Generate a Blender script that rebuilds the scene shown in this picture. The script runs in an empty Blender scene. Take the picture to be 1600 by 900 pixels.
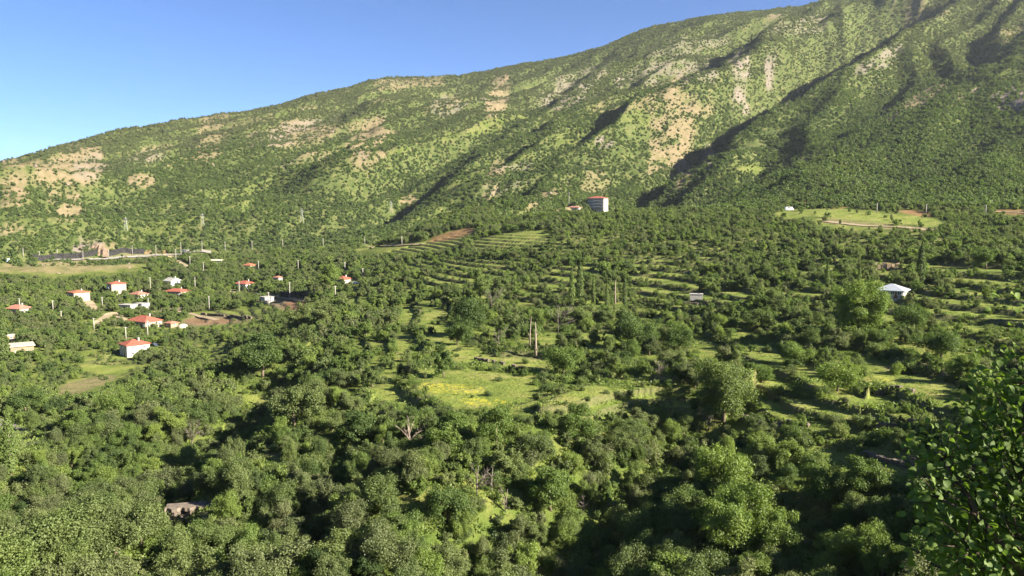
import bpy, bmesh, math, random, time
import numpy as np
from mathutils import Vector, Matrix
T0 = time.time()
R = math.radians
SC = bpy.context.scene
COL = SC.collection
random.seed(7)
RNG = np.random.default_rng(11)

# ------------------------------------------------------------------ camera, sky, sun, exposure
F_PX = 1256.0                       # focal length in pixels of a 1600 wide picture
PITCH = -math.atan(120.0 / F_PX)
cam = bpy.data.cameras.new('camera')
cam.sensor_width = 36.0
cam.lens = 36.0 * F_PX / 1600.0
cam.clip_start = 0.1
cam.clip_end = 30000.0
cam_o = bpy.data.objects.new('camera', cam)
cam_o.location = (0, 0, 0)
cam_o.rotation_euler = (math.pi / 2 + PITCH, 0, 0)
COL.objects.link(cam_o)
SC.camera = cam_o

SUN_EL, SUN_AZ = R(27), R(113)      # azimuth clockwise from +Y (view direction)
sun_dir = Vector((math.sin(SUN_AZ) * math.cos(SUN_EL), math.cos(SUN_AZ) * math.cos(SUN_EL), math.sin(SUN_EL)))
world = bpy.data.worlds.new('World')
SC.world = world
world.use_nodes = True
wt = world.node_tree
for n in list(wt.nodes):
    wt.nodes.remove(n)
sky = wt.nodes.new('ShaderNodeTexSky')
sky.sky_type = 'NISHITA'
sky.sun_disc = False
sky.sun_elevation = SUN_EL
sky.sun_rotation = SUN_AZ
sky.altitude = 2500
sky.air_density = 0.75
sky.dust_density = 0.0
sky.ozone_density = 6.0
bg = wt.nodes.new('ShaderNodeBackground')
bg.inputs['Strength'].default_value = 0.050
wo = wt.nodes.new('ShaderNodeOutputWorld')
tintn = wt.nodes.new('ShaderNodeMix'); tintn.data_type = 'RGBA'; tintn.blend_type = 'MULTIPLY'; tintn.inputs[0].default_value = 1.0
tintn.inputs[7].default_value = (0.86, 0.905, 0.96, 1)
wt.links.new(sky.outputs[0], tintn.inputs[6]); wt.links.new(tintn.outputs[2], bg.inputs[0])
wt.links.new(bg.outputs[0], wo.inputs[0])

sun = bpy.data.lights.new('sun', 'SUN')
sun.energy = 5.0
sun.angle = R(0.5)
sun.color = (1.0, 0.90, 0.74)
sun_o = bpy.data.objects.new('sun', sun)
sun_o.rotation_euler = (-sun_dir).to_track_quat('-Z', 'Y').to_euler()
sun_o.location = (300, -100, 400)
COL.objects.link(sun_o)

SC.view_settings.view_transform = 'Standard'
SC.view_settings.look = 'None'
SC.view_settings.exposure = 2.1
SC.view_settings.gamma = 1.0
SC.cycles.max_bounces = 6
SC.cycles.diffuse_bounces = 3
SC.cycles.transmission_bounces = 4
SC.cycles.transparent_max_bounces = 4

# ------------------------------------------------------------------ pixel geometry
CP, SP = math.cos(PITCH), math.sin(PITCH)
def ray(px, py):
    a = (np.asarray(px, float) - 800) / F_PX
    b = (450 - np.asarray(py, float)) / F_PX
    return a, CP - b * SP, SP + b * CP          # x, y, z
def at_range(px, py, r):
    x, y, z = ray(px, py)
    k = np.asarray(r, float) / np.hypot(x, y)
    return x * k, y * k, z * k
def project(x, y, z):
    d = y * CP + z * SP
    u = -y * SP + z * CP
    d = np.where(d > 0.01, d, 0.01)
    return 800 + F_PX * x / d, 450 - F_PX * u / d

# ------------------------------------------------------------------ noise
PERM = np.random.default_rng(3).permutation(4096)
PERM = np.concatenate([PERM, PERM])
GX = np.cos(np.arange(4096) * 2.399963); GY = np.sin(np.arange(4096) * 2.399963)
def noise2(x, y):
    xi = np.floor(x).astype(np.int64); yi = np.floor(y).astype(np.int64)
    xf = x - xi; yf = y - yi
    u = xf * xf * xf * (xf * (xf * 6 - 15) + 10); v = yf * yf * yf * (yf * (yf * 6 - 15) + 10)
    def g(ix, iy, dx, dy):
        h = PERM[PERM[ix & 4095] + (iy & 4095)]
        return GX[h] * dx + GY[h] * dy
    a = g(xi, yi, xf, yf); b = g(xi + 1, yi, xf - 1, yf)
    c = g(xi, yi + 1, xf, yf - 1); d = g(xi + 1, yi + 1, xf - 1, yf - 1)
    return ((a + (b - a) * u) + ((c + (d - c) * u) - (a + (b - a) * u)) * v) * 1.5
def fbm(x, y, o=4):
    s = 0; a = 1.0
    for i in range(o):
        s = s + a * noise2(x * 2 ** i + 17.3 * i, y * 2 ** i - 9.1 * i); a *= 0.5
    return s / 1.6
def sstep(a, b, x):
    t = np.clip((x - a) / (b - a), 0, 1)
    return t * t * (3 - 2 * t)

# ------------------------------------------------------------------ terrain control points (picture column, picture row, distance in m)
ROWS = {
 905: [(-200,125),(0,112),(400,104),(800,100),(1200,98),(1600,96),(1900,96)],
 800: [(-200,175),(0,145),(150,122),(300,118),(500,115),(800,112),(1200,110),(1600,108),(1900,108)],
 700: [(-200,230),(0,215),(100,210),(300,155),(450,142),(600,135),(800,132),(1000,130),(1200,128),(1600,125),(1900,125)],
 650: [(0,275),(150,255),(300,200),(450,168),(600,152),(800,148),(1000,148),(1200,142),(1600,140)],
 600: [(-200,350),(0,345),(150,335),(300,290),(420,222),(600,180),(800,175),(1000,172),(1200,168),(1600,165),(1900,160)],
 550: [(0,425),(150,425),(250,420),(400,310),(600,228),(800,212),(1000,210),(1200,200),(1600,198)],
 500: [(-200,530),(0,525),(200,525),(400,455),(600,305),(800,265),(1000,260),(1200,245),(1600,240),(1900,235)],
 450: [(0,640),(200,645),(400,600),(600,425),(800,350),(1000,325),(1200,300),(1400,290),(1600,285)],
 405: [(-200,770),(0,765),(150,765),(300,755),(450,710),(600,575),(800,450),(1000,410),(1200,400),(1600,380),(1900,370)],
 370: [(0,900),(200,905),(400,880),(600,740),(700,630),(800,525),(1000,490),(1200,480),(1600,480)],
 335: [(-200,1045),(0,1040),(200,1040),(400,1030),(600,950),(750,830),(850,640),(937,605),(1000,600),(1200,600),(1330,590),(1600,600),(1900,600)],
 300: [(0,1200),(200,1200),(400,1190),(600,1110),(800,970),(960,820),(1100,800),(1300,780),(1600,790)],
 250: [(200,1420),(400,1370),(600,1290),(800,1180),(1000,1080),(1200,980),(1400,950),(1600,960),(1900,960)],
 200: [(400,1650),(600,1520),(800,1400),(1000,1300),(1200,1200),(1400,1120),(1600,1130)],
 150: [(600,1900),(800,1700),(1000,1550),(1200,1420),(1400,1300),(1600,1310),(1900,1310)],
 100: [(900,2000),(1000,1850),(1200,1700),(1400,1550),(1600,1520)],
 50: [(1100,2150),(1200,2050),(1400,1850),(1600,1780),(1900,1760)],
 0: [(1400,2300),(1600,2100)],
}
SKYLINE = [(-200,330,1650),(0,262,1700),(50,250,1740),(100,238,1800),(150,222,1850),(200,208,1900),(250,203,1930),(300,195,1950),(340,182,1970),(400,170,2000),(440,163,2050),(480,158,2060),(520,147,2080),(560,135,2100),(600,125,2150),(650,121,2170),(680,119,2180),(720,115,2200),(760,106,2220),(800,98,2230),(820,91,2240),(850,88,2260),(880,84,2280),(920,75,2300),(960,68,2330),(1000,50,2350),(1050,38,2380),(1100,27,2400),(1150,20,2430),(1200,17,2450),(1240,12,2480),(1265,4,2490),(1290,1,2500),(1400,-16,2600),(1600,-55,2650),(1900,-120,2700)]
cps = []
for py, row in ROWS.items():
    for px, r in row:
        cps.append((px, py, r))
for px, py, r in SKYLINE:
    if px in (-200, 0, 200, 440, 600, 720, 820, 920, 1000, 1100, 1200, 1290, 1400, 1600, 1900):
        cps.append((px, py, r))
cps = np.array(cps, float)
cx, cy, cz = at_range(cps[:, 0], cps[:, 1], cps[:, 2])
KA = 2.2
cu = np.arctan2(cx, cy) * KA; cv = np.log(cps[:, 2]); ct = cz / cps[:, 2]
for a in (-0.6, -0.3, 0, 0.3, 0.6):              # the ravine bed between the camera and the slope
    cu = np.append(cu, a * KA); cv = np.append(cv, math.log(70)); ct = np.append(ct, -47.0 / 70)
def tps_phi(d2):
    return d2 * np.log(d2 + 1e-9) * 0.5
def tps_fit(u, v, t, lam=2e-4):
    n = len(u)
    d2 = (u[:, None] - u) ** 2 + (v[:, None] - v) ** 2
    K = tps_phi(d2) + lam * np.eye(n)
    P = np.stack([np.ones(n), u, v], 1)
    A = np.block([[K, P], [P.T, np.zeros((3, 3))]])
    return np.linalg.solve(A, np.concatenate([t, np.zeros(3)]))
W = tps_fit(cu, cv, ct)
def tps_eval(u, v):
    out = np.empty(u.shape); uf, vf, of = u.ravel(), v.ravel(), out.ravel()
    for i in range(0, len(uf), 20000):
        a, b = uf[i:i + 20000], vf[i:i + 20000]
        d2 = (a[:, None] - cu) ** 2 + (b[:, None] - cv) ** 2
        of[i:i + 20000] = tps_phi(d2) @ W[:-3] + W[-3] + W[-2] * a + W[-1] * b
    return of.reshape(u.shape)

# polar grid round the camera: fine where the picture looks, coarse elsewhere
AZ_F = np.linspace(R(-39), R(39), 700)
AZ = np.concatenate([np.linspace(-math.pi, R(-39), 42)[:-1], AZ_F, np.linspace(R(39), math.pi, 42)[1:]])
def steps(a, b, s0, s1):
    out = [a]
    while out[-1] < b:
        t = (out[-1] - a) / (b - a); out.append(out[-1] + s0 + (s1 - s0) * t)
    return out[:-1]
RR = np.array([0.0, 0.8, 1.6] + steps(2.4, 60, 0.9, 5) + steps(60, 90, 4, 1.0) + steps(90, 300, 0.62, 0.9) + steps(300, 620, 0.9, 2.6)
              + steps(620, 2750, 3.2, 12) + steps(2750, 9000, 40, 900) + [9000.0])
NA, NR = len(AZ), len(RR)
ridge_az = np.arctan2(*at_range([s[0] for s in SKYLINE], [s[1] for s in SKYLINE], [s[2] for s in SKYLINE])[:2])
ridge_r = np.array([s[2] for s in SKYLINE], float)
ridge_t = np.array([at_range(*s)[2] / s[2] for s in SKYLINE])

# coarse evaluation of the smooth surface, then bilinear to the fine grid
ca = np.linspace(-0.80, 0.80, 121); cl = np.linspace(math.log(60), math.log(2800), 150)
CT = tps_eval(np.repeat(ca[:, None] * KA, len(cl), 1), np.repeat(cl[None, :], len(ca), 0))
def base_T(az, r):
    i = np.clip((np.clip(az, -0.8, 0.8) - ca[0]) / (ca[1] - ca[0]), 0, len(ca) - 1.001)
    j = np.clip((np.log(np.clip(r, 60, 2790)) - cl[0]) / (cl[1] - cl[0]), 0, len(cl) - 1.001)
    i0 = i.astype(int); j0 = j.astype(int); a = i - i0; b = j - j0
    return (CT[i0, j0] * (1 - a) * (1 - b) + CT[i0 + 1, j0] * a * (1 - b) + CT[i0, j0 + 1] * (1 - a) * b + CT[i0 + 1, j0 + 1] * a * b)

GULLIES = [  # picture points, (depth, width) in m
 ([(1420,20,2100),(1325,62,1850),(1232,112,1640),(1190,150,1470),(1105,205,1260),(1040,250,1060),(975,295,870),(940,318,760),(915,330,690)], 66, 60),
 ([(1440,95,1560),(1415,125,1440),(1400,165,1300),(1330,235,1020)], 16, 40),
 ([(850,150,1720),(770,185,1500),(700,225,1340),(620,280,1120)], 20, 55),
 ([(960,240,1120),(905,275,980),(850,315,830)], 14, 40),
 ([(560,160,1850),(480,225,1500),(420,280,1250)], 18, 60),
 ([(330,190,1900),(230,260,1450),(160,310,1150)], 16, 60),
 ([(1120,60,2080),(1130,130,1560),(1125,190,1320)], 18, 45),
 ([(880,120,1900),(860,200,1450),(800,260,1150)], 14, 55),
 ([(1560,90,1560),(1500,200,1130),(1400,270,880)], 12, 50),
 ([(1100,655,146),(1020,715,127),(945,790,113),(880,880,101),(860,940,95)], 10, 12),
 ([(330,640,190),(270,720,143),(240,800,118),(225,900,103)], 6, 10),
 ([(560,640,155),(520,720,132),(470,820,113)], 4, 8),
 ([(430,590,235),(330,655,192),(200,725,165),(70,780,152),(-30,820,140)], 10, 17),
 ([(1330,660,139),(1290,760,116),(1250,880,100)], 2.2, 9),
]
def seg_dist(x, y, pts):
    best = np.full(x.shape, 1e9); side = np.zeros(x.shape)
    for (x0, y0), (x1, y1) in zip(pts[:-1], pts[1:]):
        dx, dy = x1 - x0, y1 - y0; L = dx * dx + dy * dy
        t = np.clip(((x - x0) * dx + (y - y0) * dy) / L, 0, 1)
        d = np.hypot(x - x0 - t * dx, y - y0 - t * dy)
        m = d < best
        side = np.where(m, np.sign((x - x0) * dy - (y - y0) * dx), side)
        best = np.where(m, d, best)
    return best, side

azg = AZ[:, None] + 0 * RR[None, :]; rg = RR[None, :] + 0 * AZ[:, None]
X = np.sin(azg) * rg; Y = np.cos(azg) * rg
T = base_T(azg, rg)
rr_ridge = np.interp(AZ, ridge_az, ridge_r)[:, None]
Z = T * np.minimum(rg, rr_ridge + 0)
over = np.maximum(rg - rr_ridge, 0)
T_r = np.interp(AZ, ridge_az, ridge_t)[:, None]
w_r = sstep(0.86, 1.0, rg / rr_ridge)
Z = np.where(rg > rr_ridge, T_r * rr_ridge - 0.05 * over - 0.22 * np.maximum(over - 60, 0), Z)
# spurs and gullies down the mountain
DX, DY = 0.61, 0.79
mm = sstep(620, 950, rg) * (1 - 0.66 * sstep(0.9, 1.0, rg / rr_ridge))
uu = X * DY - Y * DX; vv = X * DX + Y * DY
wx = 60 * fbm(X / 420, Y / 420, 3)
n1 = 1 - np.abs(noise2((uu + wx) / 230, vv / 1100 + 5)) * 2.0
n2 = 1 - np.abs(noise2((uu + wx) / 95 + 40, vv / 420)) * 2.0
Z = Z + mm * (1 - 0.5 * sstep(R(15), R(23), azg) * sstep(1700, 1300, rg)) * (36 * (n1 - 0.55) + 23 * (n2 - 0.55) + 7 * fbm(X / 55, Y / 55, 5) + 5 * (1 - np.abs(noise2((uu + 0.4 * wx) / 42 + 7, vv / 130)) * 2.2 - 0.5))
for pts, dep, wid in GULLIES:
    q = np.array(pts, float)
    gx, gy, _ = at_range(q[:, 0], q[:, 1], q[:, 2])
    pl = list(zip(gx, gy))
    wob = 0.25 * wid * fbm(X / (wid * 1.6), Y / (wid * 1.6), 2)
    d, s = seg_dist(X, Y, pl)
    d = np.abs(d * 1.0 + wob)
    if dep > 10: dep = dep * sstep(590, 800, rg)
    if wid == 60 and len(pts) > 8: dep = dep * (1 + 0.55 * sstep(1250, 1650, rg))
    Z = Z - dep * np.exp(-(d / wid) ** 1.25) * (1 - w_r)
    Z = Z + 0.38 * dep * np.exp(-((d - 1.9 * wid) / (0.8 * wid)) ** 2) * (s > 0) * (1 - w_r)
# small unevenness everywhere, terraces on the old fields
Z = Z + sstep(80, 110, rg) * (0.9 * (1 - 0.65 * sstep(430, 620, project(X, Y, Z)[0]) * sstep(140, 150, rg)) * fbm(X / 26, Y / 26, 3) )
PX, PY = project(X, Y, Z)
zone = sstep(430, 620, PX) * sstep(672, 640, PY) * sstep(345, 385, PY)
zone = np.maximum(zone, 0.8 * sstep(1080, 1180, PX) * sstep(780, 740, PY) * sstep(345, 385, PY))
zone = np.maximum(zone, 0.7 * sstep(385, 420, PY) * sstep(640, 560, PY) * sstep(520, 420, PX))
zone = zone * (np.abs(azg) < 0.75) * (rg > 100) * (rg < 620)
ST = 1.55
ph = (Z + 0.55 * fbm(X / 70 + 3, Y / 70, 2)) / ST
fl = np.floor(ph); fr = ph - fl
tz = Z - ST * fr + ST * sstep(0.86, 0.985, fr) + 0.12 * ST * fr
RISER = zone * (sstep(0.78, 0.9, fr) + sstep(0.16, 0.02, fr))
Z = Z + zone * (tz - Z)
Z = Z + sstep(80, 110, rg) * (0.2 - 0.1 * zone) * fbm(X / 5, Y / 5, 3)
# the camera's own bank
zb = np.where(rg < 1.6, -1.7, -1.7 - 0.78 * (rg - 1.6))
wn = sstep(52, 82, rg)
Z = np.where(rg < 82, np.maximum(zb, -47) * (1 - wn) + Z * wn, Z)
# behind and beside the camera: a hill that leaves the sun free
gen = np.where(rg < 30, -1.7 - 0.1 * rg, -4.7 + 0.10 * (rg - 30)) + 3 * fbm(X / 60, Y / 60, 3) * sstep(10, 60, rg)
gen = np.minimum(gen, 160)
gen_r = np.where(rg < 40, -1.7 - 0.78 * np.maximum(rg - 1.6, 0), -31.7 - 0.02 * (rg - 40)) + 3 * fbm(X / 60, Y / 60, 3) * sstep(20, 90, rg)
gen_r = np.where(rg > 300, gen_r + 0.1 * (rg - 300), gen_r)
w_l = sstep(2.3, 2.9, azg) + (azg < 0)
gen = gen * w_l + gen_r * (1 - w_l)
wb = np.where(rg > 400, sstep(0.72, 1.25, np.abs(azg)), sstep(1.0, 1.9, np.abs(azg)))
wb = np.where((rg > 250) & (rg <= 400), sstep(1.0 - 0.28 * (rg - 250) / 150, 1.9 - 0.65 * (rg - 250) / 150, np.abs(azg)), wb)
Z = Z * (1 - wb) + gen * wb

def height(x, y):
    x = np.asarray(x, float); y = np.asarray(y, float)
    az = np.arctan2(x, y); r = np.hypot(x, y)
    i = np.clip(np.interp(az, AZ, np.arange(NA)), 0, NA - 1.001); j = np.clip(np.interp(r, RR, np.arange(NR)), 0, NR - 1.001)
    i0 = i.astype(int); j0 = j.astype(int); a = i - i0; b = j - j0
    return Z[i0, j0] * (1 - a) * (1 - b) + Z[i0 + 1, j0] * a * (1 - b) + Z[i0, j0 + 1] * (1 - a) * b + Z[i0 + 1, j0 + 1] * a * b
RS = np.concatenate([np.arange(84, 700, 0.5), np.arange(700, 2700, 4)])
def hit(px, py):
    """the point of the terrain seen at a picture position"""
    x, y, z = at_range(px, py, RS)
    below = z <= height(x, y)
    k = int(np.argmax(below)) if below.any() else len(RS) - 1
    return float(x[k]), float(y[k]), float(height(x[k], y[k]))

# ------------------------------------------------------------------ ground cover painted as areas: (col, row, half width, half height, tilt deg, weight)
FIELD = [(690,619,125,17,3,1),(835,628,40,8,6,.8),(745,588,95,9,5,.9),(745,553,95,13,8,1),(715,524,35,7,8,1),(800,603,45,7,8,.9),
 (940,612,65,9,5,1),(1040,628,60,7,3,.9),(1235,640,80,15,5,1),(1400,655,145,9,3,1),(1400,598,95,8,6,1),(1250,605,75,7,5,.9),(1410,629,115,7,5,.9),
 (1540,482,70,18,3,1),(1560,530,35,5,0,1),(1500,515,40,5,0,.6),(1310,333,40,8,4,1),(1365,340,50,9,7,1),(1420,343,45,6,4,.9),(1255,331,36,5,-4,.8),(1330,350,50,5,6,.8),
 (645,488,18,5,0,1),(690,491,20,4,0,.8),(1012,404,36,3,0,.9),(1030,432,45,5,0,.8),(740,412,45,5,2,.7),(725,436,60,4,0,.7),(900,421,40,3,0,.8),(880,437,40,3,0,.8),
 (1050,450,40,6,0,.8),(1130,462,40,4,0,.8),(165,568,36,16,-8,1),(200,578,25,7,-15,.7),(135,597,38,9,-15,.8),(395,624,20,6,0,.9),(75,660,20,6,0,.8),
 (380,668,50,11,0,.8),(415,700,40,16,20,.4),(440,745,30,16,20,.35),(1380,712,70,6,4,.7),(1390,735,55,8,4,.6),(1310,690,60,4,0,.6),(1505,415,60,3,0,.7),
 (1540,440,50,4,0,.7),(1400,498,40,4,0,.7),(1160,262,28,9,0,.9),(860,185,0,0,0,0),(775,195,60,8,-14,.8),(690,335,40,6,-10,.5),(640,385,70,4,-4,.8),
 (800,372,50,6,-8,.8),(1120,352,35,4,0,.7),(1150,340,40,5,0,.7),(960,300,20,10,0,.4),(350,490,60,5,-5,.7),(330,545,30,6,0,.5),(560,470,40,4,0,.5),
 (100,405,0,0,0,0),(110,419,120,11,-1,.55),(900,550,25,5,0,.5),(1010,560,40,4,0,.5),(860,520,30,4,0,.4),(560,530,30,5,0,.4),(1110,405,60,3,0,.4),(1250,380,60,3,0,.35),
 (430,290,90,8,-18,.5),(330,330,80,8,-18,.5),(380,310,70,6,-18,.45),(260,320,50,5,-18,.4),(720,280,60,10,-15,.45),(820,250,50,10,-12,.4),(620,310,60,6,-12,.4),
 (1560,90,45,22,-35,.7),(1450,210,50,10,-25,.4),(1020,170,40,18,-20,.5),(940,180,35,12,-10,.5),(560,250,60,6,-15,.5),(900,215,40,10,0,.4)]
DRY = [(85,272,75,30,-10,1),(20,305,40,12,-15,.8),(330,212,18,38,35,.8),(480,207,70,16,-8,1),(575,222,34,22,-35,1),(782,146,14,28,12,1),(620,130,50,10,-6,.8),
 (1060,205,34,60,12,.9),(1070,255,28,30,10,1),(1035,160,35,18,0,.7),(1430,158,60,8,-26,.9),(1560,75,50,18,-35,.6),(110,331,22,8,-15,1),(215,283,18,9,0,1),(865,298,48,7,-35,.8),
 (772,283,9,32,20,.8),(925,285,18,22,-10,.6),(700,160,30,8,-20,.6),(240,238,30,9,-15,.6),(660,220,0,0,0,0),(100,417,110,9,-1,.7),(15,358,20,6,-15,.9),
 (130,602,45,9,-15,.7),(430,700,36,15,20,.45),(430,770,36,18,20,.45),(310,780,40,20,0,.6),(1440,575,55,9,0,.6),(1370,352,75,3,5,.6),(660,690,40,16,0,.4),(530,240,40,6,-20,.6),
 (640,316,14,5,0,.9),(960,170,25,7,0,.6),(1275,780,30,10,0,.5),(345,500,60,6,-4,1),(450,476,30,9,10,1),(580,600,30,6,0,.3),(745,530,20,4,0,.3),(230,400,40,6,0,.6),(155,385,20,10,0,.8),(545,195,50,8,-10,.5),(400,190,30,8,-15,.4)]
SCREE = [(1152,102,14,26,20,1),(1158,140,14,24,10,1),(1205,112,9,24,5,.9),(1165,168,20,10,0,.9),(970,122,7,12,10,.8),(900,125,40,10,-15,.5),(1575,155,40,14,18,1),(1380,92,40,8,-28,.7),
 (1420,110,0,0,0,0),(145,262,20,16,0,.6),(230,245,30,8,-10,.5),(820,262,24,9,-10,.7),(690,160,14,6,-30,.6),(1130,60,30,8,0,.4),(430,215,30,10,-10,.6),(945,222,10,4,0,.9),(140,385,18,9,-25,1),
 (1100,245,14,18,20,.6),(880,150,50,12,-12,.7),(1010,115,40,14,-20,.6),(1090,110,25,16,10,.6),(720,165,24,8,-20,.6),(1250,40,40,10,-10,.5),(1060,75,50,10,-10,.45),(500,190,50,8,-10,.6),(310,795,34,22,0,.5),(800,290,30,8,-15,.5)]
REDSOIL = [(705,368,34,3.5,-14,.7),(465,478,22,6,5,.7),(330,502,40,5,0,.5),(1425,332,22,2.5,8,.7),(1270,318,40,3,5,.6),(1580,331,24,2,3,.6),(255,392,24,2,0,.5),(1390,416,12,4,0,.6)]
FLOWER = [(690,606,80,6,4,.8),(760,628,40,5,3,.9),(640,612,30,5,0,.5),(1370,592,30,4,0,.5)]
def paint(lst, px, py, rough):
    out = np.zeros(px.shape)
    for (a, b, rx, ry, tilt, w) in lst:
        if rx == 0: continue
        if ry < 7 and w >= .6: ry += 1.5
        m = (np.abs(px - a) < rx * 1.5 + ry) & (np.abs(py - b) < ry * 1.5 + rx * abs(math.sin(R(tilt))) * 1.5 + 3)
        if not m.any(): continue
        if b < 390: rx, ry = rx * 1.2, ry * 1.2
        dx = px[m] - a; dy = py[m] - b; c, s = math.cos(R(tilt)), math.sin(R(tilt))
        e = ((dx * c + dy * s) / rx) ** 2 + ((-dx * s + dy * c) / ry) ** 2
        v = w * sstep(1.45, 0.6, e + rough[m])
        out[m] = np.maximum(out[m], v)
    return out
PX, PY = project(X, Y, Z)
front = (np.abs(azg) < 0.72) & (rg > 85)
PXf = np.where(front, PX, -9999.); PYf = np.where(front, PY, -9999.)
ROUGH = (1.0 + 0.6 * sstep(500, 900, rg)) * fbm(X / (rg * 0.03 + 1), Y / (rg * 0.03 + 1), 5) + 1.5 * sstep(620, 900, rg) * fbm((X * DY - Y * DX) / 26, (X * DX + Y * DY) / 95, 4)
A_field = paint(FIELD, PXf, PYf, ROUGH); A_dry = paint(DRY, PXf, PYf, ROUGH)
A_scree = paint(SCREE, PXf, PYf, ROUGH); A_red = paint(REDSOIL, PXf, PYf, ROUGH); A_flower = paint(FLOWER, PXf, PYf, ROUGH)
crest = 0.55 * n1 + 0.45 * n2 + 0.9 * fbm((X * DY - Y * DX) / 60 + 11, (X * DX + Y * DY) / 200, 4)
A_dry = np.maximum(0.95 * A_dry, 0.85 * mm * sstep(0.9, 1.4, crest) * front)
A_scree = np.maximum(A_scree, 0.8 * mm * sstep(1.25, 1.7, crest + 0.5 * fbm(X / 30, Y / 30 + 40, 3)) * front)
streak = sstep(-0.62, 0.12, fbm((X * DY - Y * DX) / 13, (X * DX + Y * DY) / 75, 4))
sm = sstep(620, 850, rg); A_dry = A_dry * (1 - sm * (1 - streak)); A_scree = A_scree * (1 - sm * (1 - sstep(-0.5, 0.2, fbm((X * DY - Y * DX) / 10 + 50, (X * DX + Y * DY) / 45, 4))))
A_field = np.maximum(A_field, 0.7 * zone * (1 - np.clip(RISER, 0, 1)) * sstep(-0.35, 0.15, fbm(X / 25, Y / 25, 3)))
A_field = A_field * (1 - 0.85 * np.clip(RISER, 0, 1))

# ------------------------------------------------------------------ mesh and object helpers
def link(name, mesh, parent=None, mat=None, kind=None):
    o = bpy.data.objects.new(name, mesh)
    COL.objects.link(o)
    if mat is not None and mesh is not None and not mesh.materials: mesh.materials.append(mat)
    if parent is not None: o.parent = parent
    if kind: o['kind'] = kind
    return o
def tag(o, label, cat, group=None):
    o['label'] = label; o['category'] = cat
    if group: o['group'] = group
    return o
def empty(name, loc, rz=0.0):
    o = bpy.data.objects.new(name, None); COL.objects.link(o)
    o.empty_display_size = 0.5
    o.location = loc; o.rotation_euler = (0, 0, rz)
    return o
def np_mesh(name, verts, faces, smooth=False):
    """verts (n,3), faces (m,k) all of one size"""
    me = bpy.data.meshes.new(name)
    verts = np.asarray(verts, np.float32); faces = np.asarray(faces, np.int32)
    m, k = faces.shape
    me.vertices.add(len(verts)); me.vertices.foreach_set('co', verts.ravel())
    me.loops.add(m * k); me.loops.foreach_set('vertex_index', faces.ravel())
    me.polygons.add(m); me.polygons.foreach_set('loop_start', np.arange(m, dtype=np.int32) * k)
    me.update(calc_edges=True)
    if smooth: me.polygons.foreach_set('use_smooth', np.ones(m, bool))
    return me
class MB:
    """collects boxes, tubes and polygons for one mesh"""
    def __init__(s): s.v = []; s.f = []
    def poly(s, pts, faces):
        n = len(s.v); s.v += [tuple(p) for p in pts]; s.f += [tuple(i + n for i in f) for f in faces]; return s
    def box(s, c, d, rz=0.0, jit=0.0):
        pts = []
        for sx in (-.5, .5):
            for sy in (-.5, .5):
                for sz in (-.5, .5):
                    x, y, z = sx * d[0], sy * d[1], sz * d[2]
                    if jit:
                        x += random.uniform(-jit, jit) * d[0]; y += random.uniform(-jit, jit) * d[1]; z += random.uniform(-jit, jit) * d[2]
                    pts.append((c[0] + x * math.cos(rz) - y * math.sin(rz), c[1] + x * math.sin(rz) + y * math.cos(rz), c[2] + z))
        return s.poly(pts, [(0, 1, 3, 2), (4, 6, 7, 5), (0, 4, 5, 1), (2, 3, 7, 6), (0, 2, 6, 4), (1, 5, 7, 3)])
    def tube(s, pts, rads, n=7):
        pts = [Vector(p) for p in pts]; n0 = len(s.v)
        for i, p in enumerate(pts):
            d = (pts[min(i + 1, len(pts) - 1)] - pts[max(i - 1, 0)]).normalized()
            a = d.cross(Vector((0.3, 0.9, 0.1))).normalized()
            if a.length < 0.1: a = Vector((1, 0, 0))
            b = d.cross(a)
            for k in range(n):
                t = 2 * math.pi * k / n
                s.v.append(tuple(p + (a * math.cos(t) + b * math.sin(t)) * rads[i]))
        for i in range(len(pts) - 1):
            for k in range(n):
                s.f.append((n0 + i * n + k, n0 + i * n + (k + 1) % n, n0 + (i + 1) * n + (k + 1) % n, n0 + (i + 1) * n + k))
        s.f.append(tuple(n0 + k for k in range(n))[::-1]); s.f.append(tuple(n0 + (len(pts) - 1) * n + k for k in range(n)))
        return s
    def mesh(s, name, smooth=False):
        me = bpy.data.meshes.new(name); me.from_pydata(s.v, [], s.f); me.update()
        if smooth:
            for p in me.polygons: p.use_smooth = True
        return me
    def build(s, name, mat, parent=None, smooth=False, kind=None):
        return link(name, s.mesh(name, smooth), parent, mat, kind)

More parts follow.
